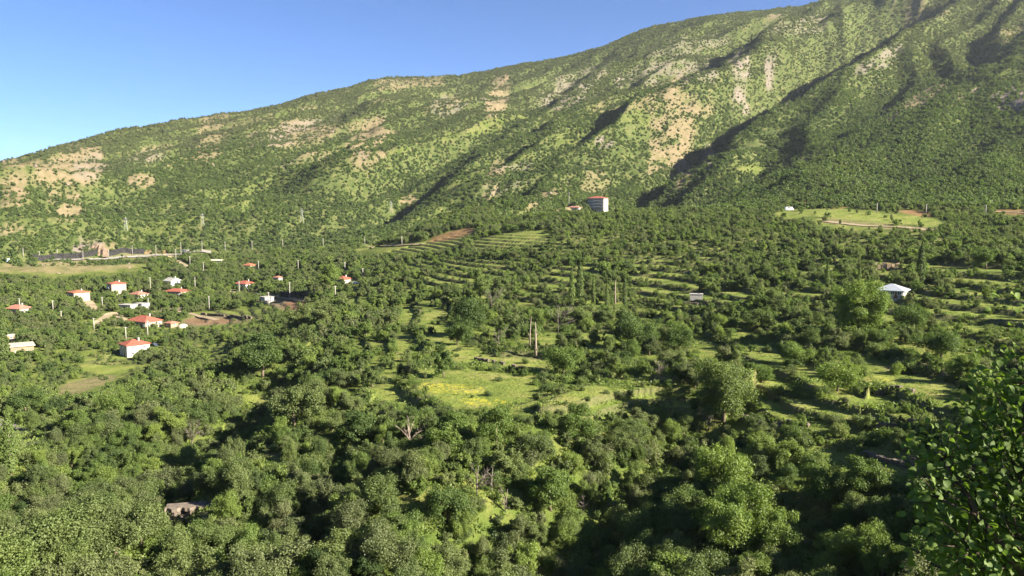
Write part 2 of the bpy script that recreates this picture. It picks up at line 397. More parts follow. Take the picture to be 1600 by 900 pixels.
# ------------------------------------------------------------------ materials
class NT:
    def __init__(s, name):
        s.m = bpy.data.materials.new(name); s.m.use_nodes = True; s.t = s.m.node_tree
        for n in list(s.t.nodes): s.t.nodes.remove(n)
        s.out = s.t.nodes.new('ShaderNodeOutputMaterial')
    def n(s, typ, **kw):
        o = s.t.nodes.new(typ)
        for k, v in kw.items(): setattr(o, k, v)
        return o
    def l(s, a, b): s.t.links.new(a, b)
    def val(s, sock, v):
        if hasattr(v, 'is_linked') or hasattr(v, 'links'): s.l(v, sock)
        else: sock.default_value = v
    def noise(s, scale, detail=4, rough=0.55, vec=None):
        o = s.n('ShaderNodeTexNoise'); o.inputs['Scale'].default_value = scale; o.inputs['Detail'].default_value = detail
        o.inputs['Roughness'].default_value = rough
        if vec is not None: s.l(vec, o.inputs['Vector'])
        return o.outputs['Fac']
    def ramp(s, fac, stops):
        o = s.n('ShaderNodeValToRGB'); s.l(fac, o.inputs[0]); e = o.color_ramp.elements
        while len(e) > 1: e.remove(e[-1])
        e[0].position = stops[0][0]; e[0].color = (*stops[0][1], 1)
        for p, c in stops[1:]:
            q = e.new(p); q.color = (*c, 1)
        return o.outputs[0]
    def mix(s, fac, a, b, mode='MIX'):
        o = s.n('ShaderNodeMix', data_type='RGBA', blend_type=mode)
        s.val(o.inputs[0], fac)
        for sock, v in ((o.inputs[6], a), (o.inputs[7], b)):
            if isinstance(v, tuple): sock.default_value = (*v, 1)
            else: s.l(v, sock)
        return o.outputs[2]
    def math(s, op, a, b=0.0, clamp=False):
        o = s.n('ShaderNodeMath', operation=op); o.use_clamp = clamp
        s.val(o.inputs[0], a); s.val(o.inputs[1], b)
        return o.outputs[0]
    def attr(s, name, typ='GEOMETRY'):
        o = s.n('ShaderNodeAttribute', attribute_name=name, attribute_type=typ); return o
    def bump(s, h, strength=0.5, dist=1.0):
        o = s.n('ShaderNodeBump'); s.l(h, o.inputs['Height']); o.inputs['Strength'].default_value = strength; o.inputs['Distance'].default_value = dist
        return o.outputs[0]
    def principled(s, col, rough=0.9, normal=None, spec=0.2, metal=0.0):
        p = s.n('ShaderNodeBsdfPrincipled')
        if isinstance(col, tuple): p.inputs['Base Color'].default_value = (*col, 1)
        else: s.l(col, p.inputs['Base Color'])
        p.inputs['Roughness'].default_value = rough; p.inputs['Specular IOR Level'].default_value = spec; p.inputs['Metallic'].default_value = metal
        if normal is not None: s.l(normal, p.inputs['Normal'])
        s.l(p.outputs[0], s.out.inputs[0])
        return p
def ground_mat():
    t = NT('hillside earth and grass')
    co = t.n('ShaderNodeTexCoord').outputs['Object']
    n_big = t.noise(0.012, 5, 0.6, co); n_mid = t.noise(0.11, 5, 0.6, co); n_fine = t.noise(1.3, 4, 0.7, co)
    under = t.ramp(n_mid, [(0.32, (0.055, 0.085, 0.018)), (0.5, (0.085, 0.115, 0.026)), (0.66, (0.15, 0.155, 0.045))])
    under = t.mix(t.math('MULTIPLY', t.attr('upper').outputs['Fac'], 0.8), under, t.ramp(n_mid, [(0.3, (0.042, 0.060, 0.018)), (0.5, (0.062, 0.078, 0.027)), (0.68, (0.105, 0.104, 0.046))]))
    grass = t.ramp(n_mid, [(0.3, (0.12, 0.165, 0.036)), (0.5, (0.178, 0.208, 0.05)), (0.7, (0.245, 0.235, 0.085))])
    grass = t.mix(t.math('MULTIPLY', n_fine, 0.4), grass, t.mix(1.0, grass, (0.62, 0.75, 0.5), 'MULTIPLY'))
    dry = t.ramp(n_mid, [(0.3, (0.11, 0.098, 0.05)), (0.5, (0.16, 0.128, 0.076)), (0.7, (0.20, 0.15, 0.10))])
    scree = t.ramp(n_fine, [(0.3, (0.10, 0.088, 0.072)), (0.5, (0.17, 0.145, 0.12)), (0.7, (0.23, 0.19, 0.16))])
    red = t.ramp(n_mid, [(0.3, (0.20, 0.10, 0.055)), (0.7, (0.28, 0.155, 0.09))])
    def soft(name, k=0.6):
        a = t.attr(name).outputs['Fac']
        nn = t.math('SUBTRACT', t.noise(0.35, 4, 0.65, co), 0.5)
        return t.math('ADD', a, t.math('MULTIPLY', t.math('MULTIPLY', nn, 3.0 * k), t.math('MULTIPLY', a, t.math('SUBTRACT', 1.25, a))), True)
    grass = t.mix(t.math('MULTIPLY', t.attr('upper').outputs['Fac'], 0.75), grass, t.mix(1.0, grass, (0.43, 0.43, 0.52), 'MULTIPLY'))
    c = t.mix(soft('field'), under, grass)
    c = t.mix(soft('dry'), c, dry)
    c = t.mix(soft('scree'), c, scree)
    c = t.mix(soft('redsoil'), c, red)
    fl = t.math('MULTIPLY', t.attr('flower').outputs['Fac'], t.math('GREATER_THAN', t.noise(1.1, 3, 0.7, co), 0.52))
    c = t.mix(t.math('MULTIPLY', fl, 0.75), c, (0.40, 0.36, 0.035))
    c = t.mix(t.math('MULTIPLY', t.attr('riser').outputs['Fac'], 0.6), c, t.ramp(n_fine, [(0.35, (0.07, 0.075, 0.03)), (0.65, (0.17, 0.145, 0.09))]))
    h = t.math('ADD', t.math('MULTIPLY', n_fine, 0.35), t.math('MULTIPLY', n_mid, 0.9))
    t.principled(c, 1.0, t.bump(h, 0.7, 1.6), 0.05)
    return t.m
LEAF_STOPS = [(0.0, (0.036, 0.066, 0.021)), (0.3, (0.071, 0.114, 0.029)), (0.55, (0.106, 0.161, 0.036)), (0.8, (0.148, 0.210, 0.044)), (1.0, (0.190, 0.25, 0.049))]
def leaf_mat(name, hue_mul=(1, 1, 1), trans=0.4):
    t = NT(name)
    tint = t.attr('tint', 'INSTANCER').outputs['Fac']
    tone = t.attr('tone').outputs['Fac']
    f = t.math('ADD', t.math('MULTIPLY', tint, 0.75), t.math('MULTIPLY', tone, 0.30), True)
    c = t.ramp(f, LEAF_STOPS)
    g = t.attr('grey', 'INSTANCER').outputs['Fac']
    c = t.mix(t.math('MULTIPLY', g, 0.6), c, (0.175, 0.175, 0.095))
    if hue_mul != (1, 1, 1): c = t.mix(1.0, c, hue_mul, 'MULTIPLY')
    d = t.n('ShaderNodeBsdfDiffuse'); t.l(c, d.inputs[0])
    tr = t.n('ShaderNodeBsdfTranslucent'); t.l(t.mix(1.0, c, (1.15, 1.25, 0.55), 'MULTIPLY'), tr.inputs[0])
    mx = t.n('ShaderNodeMixShader'); mx.inputs[0].default_value = trans; t.l(d.outputs[0], mx.inputs[1]); t.l(tr.outputs[0], mx.inputs[2])
    gl = t.n('ShaderNodeBsdfGlossy'); gl.inputs['Roughness'].default_value = 0.6; gl.inputs['Color'].default_value = (1, 1, 1, 1)
    m2 = t.n('ShaderNodeMixShader'); m2.inputs[0].default_value = 0.015; t.l(mx.outputs[0], m2.inputs[1]); t.l(gl.outputs[0], m2.inputs[2])
    t.l(m2.outputs[0], t.out.inputs[0])
    return t.m
def plain(name, col, rough=0.85, var=0.25, scale=2.0, bump=0.0, spec=0.2, metal=0.0):
    t = NT(name)
    co = t.n('ShaderNodeTexCoord').outputs['Object']
    nz = t.noise(scale, 5, 0.65, co)
    lo = tuple(max(0, v * (1 - var)) for v in col); hi = tuple(min(1, v * (1 + var)) for v in col)
    c = t.ramp(nz, [(0.3, lo), (0.7, hi)])
    t.principled(c, rough, t.bump(nz, bump, 0.1) if bump else None, spec, metal)
    return t.m
M = {}
M['ground'] = ground_mat()
M['leaf'] = leaf_mat('tree leaves')
M['near_leaf'] = leaf_mat('large tree leaves', (0.95, 1.0, 0.9), 0.45)
M['bark'] = plain('grey brown bark', (0.16, 0.125, 0.09), 0.95, 0.4, 6, 0.6)
M['dark_bark'] = plain('dark bark', (0.085, 0.065, 0.05), 0.95, 0.4, 9, 0.6)
M['dead'] = plain('bleached dead wood', (0.22, 0.18, 0.145), 0.95, 0.3, 4, 0.4)
M['dead_dark'] = plain('grey dead twigs', (0.135, 0.115, 0.098), 0.95, 0.3, 4, 0.2)
M['roof_red'] = plain('red roof tiles', (0.28, 0.09, 0.06), 0.8, 0.22, 1.2, 0.3)
M['roof_orange'] = plain('orange roof tiles', (0.30, 0.118, 0.066), 0.8, 0.22, 1.2, 0.3)
M['roof_pink'] = plain('faded pink roof tiles', (0.32, 0.15, 0.11), 0.8, 0.25, 1.2, 0.3)
M['tin'] = plain('pale tin sheet', (0.34, 0.375, 0.41), 0.45, 0.08, 0.8, 0.1, 0.5)
M['white'] = plain('white plaster', (0.34, 0.33, 0.305), 0.9, 0.05, 0.7)
M['trim'] = plain('white trim', (0.66, 0.65, 0.62), 0.9, 0.04, 0.7)
M['brown_render'] = plain('brown grey render', (0.17, 0.145, 0.12), 0.95, 0.2, 0.8)
M['cream'] = plain('cream plaster', (0.31, 0.275, 0.22), 0.9, 0.08, 0.7)
M['tan'] = plain('tan brick', (0.25, 0.19, 0.13), 0.95, 0.12, 1.5, 0.2)
M['grey'] = plain('grey render', (0.40, 0.38, 0.35), 0.95, 0.12, 0.8)
M['concrete'] = plain('pale concrete', (0.31, 0.30, 0.275), 0.95, 0.12, 0.8)
M['blue'] = plain('blue grey plaster', (0.42, 0.47, 0.56), 0.9, 0.08, 0.7)
M['pane'] = plain('window glass', (0.025, 0.03, 0.035), 0.12, 0.1, 1, 0, 0.6)
M['frame'] = plain('window frame white', (0.7, 0.7, 0.68), 0.6, 0.05)
M['door'] = plain('brown door', (0.16, 0.09, 0.05), 0.7, 0.15)
M['stone'] = plain('field stone', (0.125, 0.105, 0.08), 0.95, 0.35, 1.2, 0.4)
M['dark_stone'] = plain('dark retaining stone', (0.032, 0.031, 0.032), 0.95, 0.4, 0.7, 0.5)
M['rock'] = plain('layered grey rock', (0.15, 0.125, 0.10), 0.95, 0.35, 0.9, 0.7)
M['dark_rock'] = plain('brown outcrop rock', (0.17, 0.125, 0.09), 0.95, 0.4, 0.3, 0.7)
M['crag'] = plain('weathered crag', (0.155, 0.128, 0.10), 0.95, 0.35, 0.4)
M['road'] = plain('pale worn asphalt', (0.17, 0.16, 0.145), 0.95, 0.15, 0.3)
M['track'] = plain('dirt track', (0.27, 0.215, 0.14), 1.0, 0.2, 0.5)
M['pole'] = plain('concrete pole', (0.32, 0.305, 0.275), 0.9, 0.1)
M['steel'] = plain('galvanised steel', (0.25, 0.26, 0.27), 0.5, 0.08, 1, 0, 0.5, 0.4)
M['car_white'] = plain('white car paint', (0.8, 0.8, 0.8), 0.3, 0.02, 1, 0, 0.5)
M['car_dark'] = plain('dark blue car paint', (0.04, 0.05, 0.08), 0.3, 0.05, 1, 0, 0.5)
M['tyre'] = plain('tyre rubber', (0.02, 0.02, 0.02), 0.9, 0.1)
M['tarp'] = plain('pale tarpaulin', (0.46, 0.42, 0.33), 0.7, 0.1, 1, 0.3)
M['kiosk'] = plain('pale blue sheet', (0.45, 0.6, 0.75), 0.6, 0.08)

# ------------------------------------------------------------------ the ground sheet
idx = (np.arange(NA)[:, None] * NR + np.arange(NR)[None, :])
verts = np.stack([X, Y, Z], -1).reshape(-1, 3)
i0 = idx[:-1, :-1]; quads = np.stack([i0, i0 + NR, i0 + NR + 1, i0 + 1], -1).reshape(-1, 4)
gme = np_mesh('hillside', verts, quads, True)
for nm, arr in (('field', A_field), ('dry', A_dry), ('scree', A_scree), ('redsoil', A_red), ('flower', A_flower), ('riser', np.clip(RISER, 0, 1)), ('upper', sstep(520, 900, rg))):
    a = gme.attributes.new(nm, 'FLOAT', 'POINT'); a.data.foreach_set('value', arr.astype(np.float32).ravel())
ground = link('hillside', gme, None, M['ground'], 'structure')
print('ground', len(verts), round(time.time() - T0, 1))

# ------------------------------------------------------------------ plants: prototype meshes
def leaf_quads(rng, centres, normals, size, aspect=0.8):
    n = len(centres)
    nrm = normals + rng.normal(0, 0.75, (n, 3)); nrm /= np.linalg.norm(nrm, axis=1)[:, None] + 1e-9
    ref = rng.normal(0, 1, (n, 3)); u = np.cross(nrm, ref); u /= np.linalg.norm(u, axis=1)[:, None] + 1e-9
    v = np.cross(nrm, u)
    s = size * rng.uniform(0.6, 1.35, n)[:, None]
    a, b = u * s * 0.5, v * s * 0.5 * aspect
    bend = nrm * s * 0.12
    P = np.stack([centres - a - bend, centres - b * 1.0, centres + a - bend, centres + b * 1.0], 1).reshape(-1, 3)
    return P, np.arange(4 * n).reshape(n, 4)
def crown_mesh(name, seed, w, z0, z1, n_lobe, n_leaf, leaf, lobe_r=0.30, top=0.35, hollow=True, ell=2.0):
    rng = np.random.default_rng(seed)
    a = w / 2; b = (z1 - z0) / 2; zc = (z0 + z1) / 2
    d = rng.normal(0, 1, (n_lobe, 3)); d[:, 2] += top; d /= np.linalg.norm(d, axis=1)[:, None]
    rad = rng.uniform(0.25, 1.1, n_lobe) ** 0.7
    lr = lobe_r * a * rng.uniform(0.45, 1.25, n_lobe)
    kh = int(rng.integers(3, 6)); ang = rng.uniform(0, 6.28) + np.arange(kh) * 6.28 / kh + rng.normal(0, .35, kh)
    off = rng.uniform(0.22, 0.52, kh)[:, None] * a * np.stack([np.cos(ang), np.sin(ang)], 1); hs = rng.uniform(0.62, 1.0, kh); hs[int(rng.integers(0, kh))] = 1.0
    if n_lobe > 100: kh = 7; ang = np.arange(7) * 6.28 / 7 + rng.normal(0, .3, 7); off = rng.uniform(0.15, 0.62, 7)[:, None] * a * np.stack([np.cos(ang), np.sin(ang)], 1); hs = rng.uniform(0.5, 1.0, 7); hs[2] = 1.0
    hd = rng.integers(0, kh, n_lobe); sub = (rng.uniform(0.48, 0.68, kh) if kh < 7 else rng.uniform(0.36, 0.55, kh))[hd]
    c = d * rad[:, None] * np.stack([a * sub, a * sub, b * hs[hd] * 0.85], 1)
    c[:, :2] += off[hd]; c += rng.normal(0, 0.05 * a, c.shape); c[:, 2] += z0 + b * hs[hd]
    per = np.maximum((lr / lr.mean()) ** 2 * n_leaf / n_lobe, 4).astype(int)
    C, N, Tn = [], [], []
    for i in range(n_lobe):
        k = per[i]
        q = rng.normal(0, 1, (k, 3)); q[:, 2] += 0.15; q /= np.linalg.norm(q, axis=1)[:, None]
        rr = rng.uniform(0.30, 1.06, k) ** 0.5; stray = rng.uniform(0, 1, k) < 0.24; rr = np.where(stray, rng.uniform(0.95, 1.5, k), rr)
        sc = rng.uniform(0.65, 1.25, 3) * np.array([1, 1, 0.9])
        C.append(c[i] + q * rr[:, None] * lr[i] * sc)
        N.append(q + 0.4 * d[i] + np.array([0, 0, 0.25])); Tn.append(np.clip(rng.normal(0.5, 0.16) + rng.normal(0, 0.16, k), 0, 1))
    C = np.concatenate(C); N = np.concatenate(N); Tn = np.concatenate(Tn)
    C[:, 2] = np.maximum(C[:, 2], 0.05)
    P, Fq = leaf_quads(rng, C, N / np.linalg.norm(N, axis=1)[:, None], leaf)
    me = np_mesh(name, P, Fq)
    at = me.attributes.new('tone', 'FLOAT', 'FACE'); at.data.foreach_set('value', Tn.astype(np.float32))
    me.materials.append(M['leaf'])
    return me, c
def trunk_mesh(name, lobes, z1, r0, mat, seed, n_limb=6):
    rnd = random.Random(seed); mb = MB()
    h = z1 * 0.55
    pts = [(0, 0, -0.6), (rnd.uniform(-.1, .1), rnd.uniform(-.1, .1), h * 0.5), (rnd.uniform(-.3, .3), rnd.uniform(-.3, .3), h)]
    mb.tube(pts, [r0 * 1.25, r0, r0 * 0.55], 7)
    ls = list(lobes); rnd.shuffle(ls)
    for c in ls[:n_limb]:
        s = Vector(pts[1]).lerp(Vector(pts[2]), rnd.uniform(0.1, 1.0)); e = Vector(c)
        m_ = s.lerp(e, 0.5) + Vector((0, 0, 0.12 * (e - s).length))
        mb.tube([s, m_, e], [r0 * 0.45, r0 * 0.3, r0 * 0.1], 5)
    me = mb.mesh(name, True); me.materials.append(mat)
    return me
TREES = []     # (crown mesh, trunk mesh) about 7 m tall and 6 m wide
for s, (w, z0, z1, nl) in enumerate([(6.4, 0.5, 7.0, 46), (5.6, 0.5, 7.4, 40), (7.0, 0.4, 6.4, 52), (5.0, 0.4, 7.2, 34), (6.6, 0.3, 6.8, 60), (6.0, 0.6, 7.6, 44), (7.0, 0.2, 6.8, 120)]):
    cm, lob = crown_mesh('crown', 100 + s, w, z0, z1, nl, 15000 if s < 6 else 30000, 0.20 if s < 6 else 0.15, 0.28 if s < 6 else 0.21)
    TREES.append((cm, trunk_mesh('trunk', lob, z1, 0.17, M['bark'], s)))
MIDTREES = []
for s, (w, z0, z1, nl) in enumerate([(6.4, 0.3, 7.0, 34), (5.6, 0.3, 7.4, 28), (7.0, 0.2, 6.4, 36), (5.0, 0.2, 7.2, 26)]):
    cm, lob = crown_mesh('crown', 200 + s, w, z0, z1, nl, 2600, 0.42, 0.30)
    MIDTREES.append(cm)
BUSHES = []
for s, (w, z1, nl) in enumerate([(3.4, 2.6, 26), (4.0, 2.4, 30), (2.8, 3.0, 20), (4.6, 2.8, 34)]):
    cm, lob = crown_mesh('bush', 300 + s, w, -0.3, z1, nl, 3000, 0.20, 0.33)
    BUSHES.append(cm)
FARTREES = []
for s, (w, z1, nl) in enumerate([(4.6, 4.6, 9), (5.4, 4.2, 11), (4.2, 5.2, 8), (6.0, 4.4, 12), (3.6, 3.4, 6)]):
    cm, lob = crown_mesh('far tree', 400 + s, w, -0.4, z1, nl, 190, 0.95, 0.42)
    FARTREES.append(cm)

# ------------------------------------------------------------------ buildings and what stands in the village: keep-clear boxes are filled while building
CLEAR = []      # (col0, row0, col1, row1, distance, allowed cover share)
def wall_frame(w, d, h, base=2.5):
    mb = MB()
    x, y = w / 2, d / 2
    mb.poly([(-x, -y, -base), (x, -y, -base), (x, y, -base), (-x, y, -base), (-x, -y, h), (x, -y, h), (x, y, h), (-x, y, h)],
            [(0, 1, 5, 4), (1, 2, 6, 5), (2, 3, 7, 6), (3, 0, 4, 7), (4, 5, 6, 7), (3, 2, 1, 0)])
    return mb
def hip_roof(w, d, h, rise, o=0.6, th=0.22):
    x, y = w / 2 + o, d / 2 + o
    rl = max((max(w, d) - min(w, d)) / 2, 0.3)
    r0, r1 = ((-rl, 0, h + rise), (rl, 0, h + rise)) if w >= d else ((0, -rl, h + rise), (0, rl, h + rise))
    v = [(-x, -y, h), (x, -y, h), (x, y, h), (-x, y, h), (-x, -y, h + th), (x, -y, h + th), (x, y, h + th), (-x, y, h + th), r0, r1]
    f = [(3, 2, 1, 0), (0, 1, 5, 4), (1, 2, 6, 5), (2, 3, 7, 6), (3, 0, 4, 7)]
    if w >= d: f += [(4, 5, 9, 8), (5, 6, 9), (6, 7, 8, 9), (7, 4, 8)]
    else: f += [(4, 5, 8), (5, 6, 9, 8), (6, 7, 9), (7, 4, 8, 9)]
    return MB().poly(v, f)
def gable_roof(w, d, h, rise, o=0.5, th=0.2):
    x, y = w / 2 + o, d / 2 + o
    v = [(-x, -y, h), (x, -y, h), (x, y, h), (-x, y, h), (-x, -y, h + th), (x, -y, h + th), (x, y, h + th), (-x, y, h + th), (-x, 0, h + rise), (x, 0, h + rise)]
    f = [(3, 2, 1, 0), (0, 1, 5, 4), (1, 2, 6, 9, 5), (2, 3, 7, 6), (3, 0, 4, 8, 7), (4, 5, 9, 8), (6, 7, 8, 9)]
    return MB().poly(v, f)
WIN = {}
def window(parent, x, y, z, rz, w=1.2, h=1.3):
    """frame ring proud of the wall, with a pane as its sub-part"""
    key = (round(w, 2), round(h, 2))
    if key not in WIN:
        t = 0.12
        f = MB()
        f.box((0, -0.04, h / 2 - t / 2), (w, 0.16, t)); f.box((0, -0.04, -h / 2 + t / 2), (w + 0.2, 0.24, t))
        f.box((-w / 2 + t / 2, -0.04, 0), (t, 0.16, h - 2 * t)); f.box((w / 2 - t / 2, -0.04, 0), (t, 0.16, h - 2 * t)); f.box((0, -0.04, 0), (0.07, 0.14, h - 2 * t))
        p = MB().box((0, 0.0, 0), (w - 2 * t, 0.06, h - 2 * t))
        fm = f.mesh('window'); fm.materials.append(M['frame']); pm = p.mesh('pane'); pm.materials.append(M['pane'])
        WIN[key] = (fm, pm)
    fm, pm = WIN[key]
    o = link('window', fm, parent); o.location = (x, y, z); o.rotation_euler = (0, 0, rz)
    q = link('pane', pm, o)
    return o
def face_windows(root, w, d, faces, storeys, sh, n_front, n_side, ww=1.2, wh=1.3):
    for fc in faces:
        n, span = (n_front, w) if fc in 'fb' else (n_side, d)
        for s in range(storeys):
            for k in range(n):
                t = (k + 0.5) / n * span - span / 2; z = s * sh + 1.65
                if fc == 'f': window(root, t, -d / 2 - 0.03, z, 0, ww, wh)
                elif fc == 'r': window(root, w / 2 + 0.03, t, z, math.pi / 2, ww, wh)
                elif fc == 'l': window(root, -w / 2 - 0.03, t, z, -math.pi / 2, ww, wh)
def house(name, label, px, py, w, d, storeys, yaw, wall, roof, rise=2.2, kind='hip', cat='house', group=None, sh=2.9, nf=3, ns=2, chimney=True, door=True, o=0.6, cover=0.42):
    x, y, z = hit(px, py); z = float(height(x, y))
    root = empty(name, (x, y, z), R(yaw)); tag(root, label, cat, group)
    h = storeys * sh
    wall_frame(w, d, h).build('wall', M[wall], root)
    if kind == 'hip': rf = hip_roof(w, d, h + 0.01, rise, o).build('roof', M[roof], root)
    elif kind == 'gable':
        rf = gable_roof(w, d, h + 0.01, rise, o).build('roof', M[roof], root)
    else: rf = MB().box((0, 0, h + 0.16), (w + o, d + o, 0.3)).build('roof', M[roof], root)
    if chimney and kind != 'flat':
        MB().box((w * 0.18, d * 0.12, h + rise * 0.8), (0.7, 0.7, rise * 0.9 + 0.6)).build('chimney', M['white'], rf)
    face_windows(root, w, d, 'frl', storeys, sh, nf, ns)
    if door:
        MB().box((w / 2 - w / nf * 1.0, -d / 2 - 0.05, 1.05), (1.0, 0.12, 2.1)).build('door', M['door'], root)
    r = math.hypot(x, y); k = F_PX / r; e = (w * abs(math.cos(R(yaw))) + d * abs(math.sin(R(yaw)))) / 2 * k
    p0 = project(np.array(x), np.array(y), np.array(z)); 
    CLEAR.append((float(p0[0]) - e - 2, float(p0[1]) - (h + (rise if kind != 'flat' else 0)) * k - 1, float(p0[0]) + e + 2, float(p0[1]) - 1, r + 10, cover))
    return root

# village houses on the left
house('white_house', 'white two storey house with red hipped roof at the lower edge of the village', 211, 555, 9.0, 10.5, 2, -44, 'white', 'roof_red', 2.2, sh=2.75)
house('wide_house', 'long cream house with broad red roof, widest roof in the village', 226, 510, 16, 11, 1, -28, 'cream', 'roof_red', 3.0, nf=5, ns=3, sh=3.4)
h4 = house('apartment_house', 'narrow four storey block under a red roof, half shaded, tallest in the village', 183, 463, 9, 9.5, 3, -46, 'cream', 'roof_red', 1.6, cat='apartment house', sh=3.0, nf=3, ns=2)
for s in range(1, 3):
    b = MB().box((0, -4.5 - 0.75, s * 3.0 + 0.05), (5.0, 1.5, 0.18)).build('balcony', M['concrete'], h4)
    MB().box((0, -5.95, s * 3.0 + 0.62), (5.0, 0.08, 0.9)).build('railing', M['frame'], b)
h5 = house('balcony_house', 'cream two storey house with low orange roof left of the tall apartment house', 123, 470, 11, 10, 2, -40, 'cream', 'roof_orange', 1.5, sh=2.9)
MB().box((0, -5.7, 2.95), (6, 1.4, 0.18)).build('balcony', M['concrete'], h5)
house('pink_roofed_house', 'small house with faded pink red roof and white chimney at the left edge', 28, 490, 12, 9, 1, -15, 'white', 'roof_pink', 2.2, sh=3.2)
house('unfinished_house', 'unfinished tan brick house with flat roof, lowest at the left edge', 34, 553, 11, 9, 1, -55, 'tan', 'tarp', kind='flat', sh=4.2, nf=3, ns=2, o=1.2)
house('brick_shed', 'little tan flat roofed shed behind the unfinished brick house', 17, 532, 4, 3.5, 1, -50, 'tan', 'tarp', kind='flat', cat='shed', sh=2.6, nf=1, ns=1, door=False)
house('cream_house', 'cream bungalow with low red roof below the blue and white house', 277, 462, 14, 9.5, 1, -18, 'cream', 'roof_red', 2.0, sh=3.2, nf=4)
house('blue_house', 'blue and white house with pale gable roof, above the cream bungalow', 270, 446, 9.5, 9, 1, -35, 'blue', 'white', 2.4, kind='gable', sh=3.4, nf=2)
house('small_house', 'half hidden house with dull red roof right of the tall apartment house', 217, 466, 9.5, 8, 1, -30, 'grey', 'roof_pink', 2.0, sh=2.9)
house('stone_shed', 'low shed with flat concrete roof behind the wide red roofed house', 200, 483, 10, 6, 1, -20, 'concrete', 'concrete', kind='flat', cat='shed', sh=2.8, nf=2, ns=1)
house('open_shed', 'dark low shed with pale flat roof beside the concrete roofed shed', 221, 481, 8, 6, 1, -25, 'grey', 'concrete', kind='flat', cat='shed', sh=2.8, nf=2, ns=1, door=False)
house('grey_blue_house', 'blue grey house with red hipped roof behind a pole, middle of the village', 383, 450, 12.5, 10, 1, -30, 'blue', 'roof_red', 2.2, sh=3.2)
house('upper_house', 'house showing only its orange red roof above the trees, highest of the village', 390, 420, 9, 8, 1, -25, 'cream', 'roof_orange', 2.0, sh=2.8, chimney=False, cover=0.6)
house('pink_house', 'tiny pale house with pink red roof among trees right of the blue grey house', 435, 440, 5.5, 5, 1, -30, 'white', 'roof_pink', 1.3, sh=3.0, nf=2, ns=1, chimney=False)
house('concrete_hut', 'small flat roofed concrete block above the bare red earth', 417, 473, 7.5, 6, 1, -48, 'concrete', 'concrete', kind='flat', cat='hut', sh=3.6, nf=1, ns=1, o=0.4)
house('right_village_house', 'pale house with red hipped roof at the right end of the village', 536, 443, 8.5, 7.5, 1, -35, 'cream', 'roof_red', 1.8, sh=2.9)
house('little_red_house', 'small dull red roofed outhouse right of the wide red roofed house', 268, 511, 5.5, 5, 1, -30, 'tan', 'roof_pink', 1.2, cat='outhouse', sh=2.4, nf=1, ns=1, chimney=False)
house('white_shed', 'white flat roofed shed by the track above the village', 290, 394, 6, 4, 1, -15, 'white', 'white', kind='flat', cat='shed', sh=2.4, nf=1, ns=1, door=False)
house('pale_roofed_shed', 'pale roofed low shed among trees below the dirt track', 339, 411, 10, 6, 1, -10, 'grey', 'tarp', 1.3, kind='gable', cat='shed', sh=2.0, nf=2, ns=1, chimney=False)
house('tin_roofed_house', 'white house with pale tin pyramid roof alone among trees on the right', 1393, 464, 7.8, 7.0, 1, -38, 'white', 'tin', 2.0, sh=2.1, nf=4, ns=2, chimney=False)
house('low_white_house', 'low white house beside the big block at the mountain foot', 897, 329, 12, 7, 1, -20, 'white', 'roof_pink', 1.6, sh=2.8, nf=3)

# the tall block at the foot of the mountain
x, y, z = hit(934, 330)
blk = empty('apartment_block', (x, y, z), R(-27)); tag(blk, 'big grey four storey block with white right side and red roof at the mountain foot', 'apartment block')
bw, bd, bs, sh = 19.0, 14.0, 4, 3.15
wall_frame(bw, bd, bs * sh).build('wall', M['white'], blk)
for gx_, gw_ in ((-0.335, 0.31), (0.14, 0.36)): MB().box((bw * gx_, -bd / 2 - 0.06, bs * sh / 2), (bw * gw_, 0.12, bs * sh - 0.1)).build('grey_render', M['brown_render'], blk)
for s in range(1, bs + 1):
    MB().box((0, -bd / 2 - 0.14, s * sh - 0.12), (bw + 0.1, 0.3, 0.45)).build('floor_band', M['trim'], blk)
for s in range(bs):
    for t in (-7.6, -4.9, -1.6, 1.2, 4.2, 7.9):
        window(blk, t, -bd / 2 - 0.15, s * sh + 1.35, 0, 1.7, 1.8)
    for t in (-4.2, 0.2, 4.4):
        window(blk, bw / 2 + 0.03, t, s * sh + 1.4, math.pi / 2, 1.1, 1.3)
    if s:
        b = MB().box((2.6, -bd / 2 - 0.95, s * sh + 0.02), (6.6, 1.6, 0.18)).build('balcony', M['concrete'], blk)
        MB().box((2.6, -bd / 2 - 1.70, s * sh + 0.50), (6.6, 0.08, 0.7)).build('railing', M['trim'], b)
MB().box((-1.4, -bd / 2 - 0.05, 1.05), (1.0, 0.12, 2.1)).build('door', M['door'], blk)
rf = hip_roof(bw, bd, bs * sh + 0.02, 2.4, 0.8).build('roof', M['roof_red'], blk)
for q in ((3.6, -1.5), (-2.5, 1.2)):
    MB().box((q[0], q[1], bs * sh + 1.7), (0.9, 0.9, 1.9)).build('chimney', M['roof_pink'], rf)
CLEAR.append((914, 300, 959, 329, 640, 0.0))

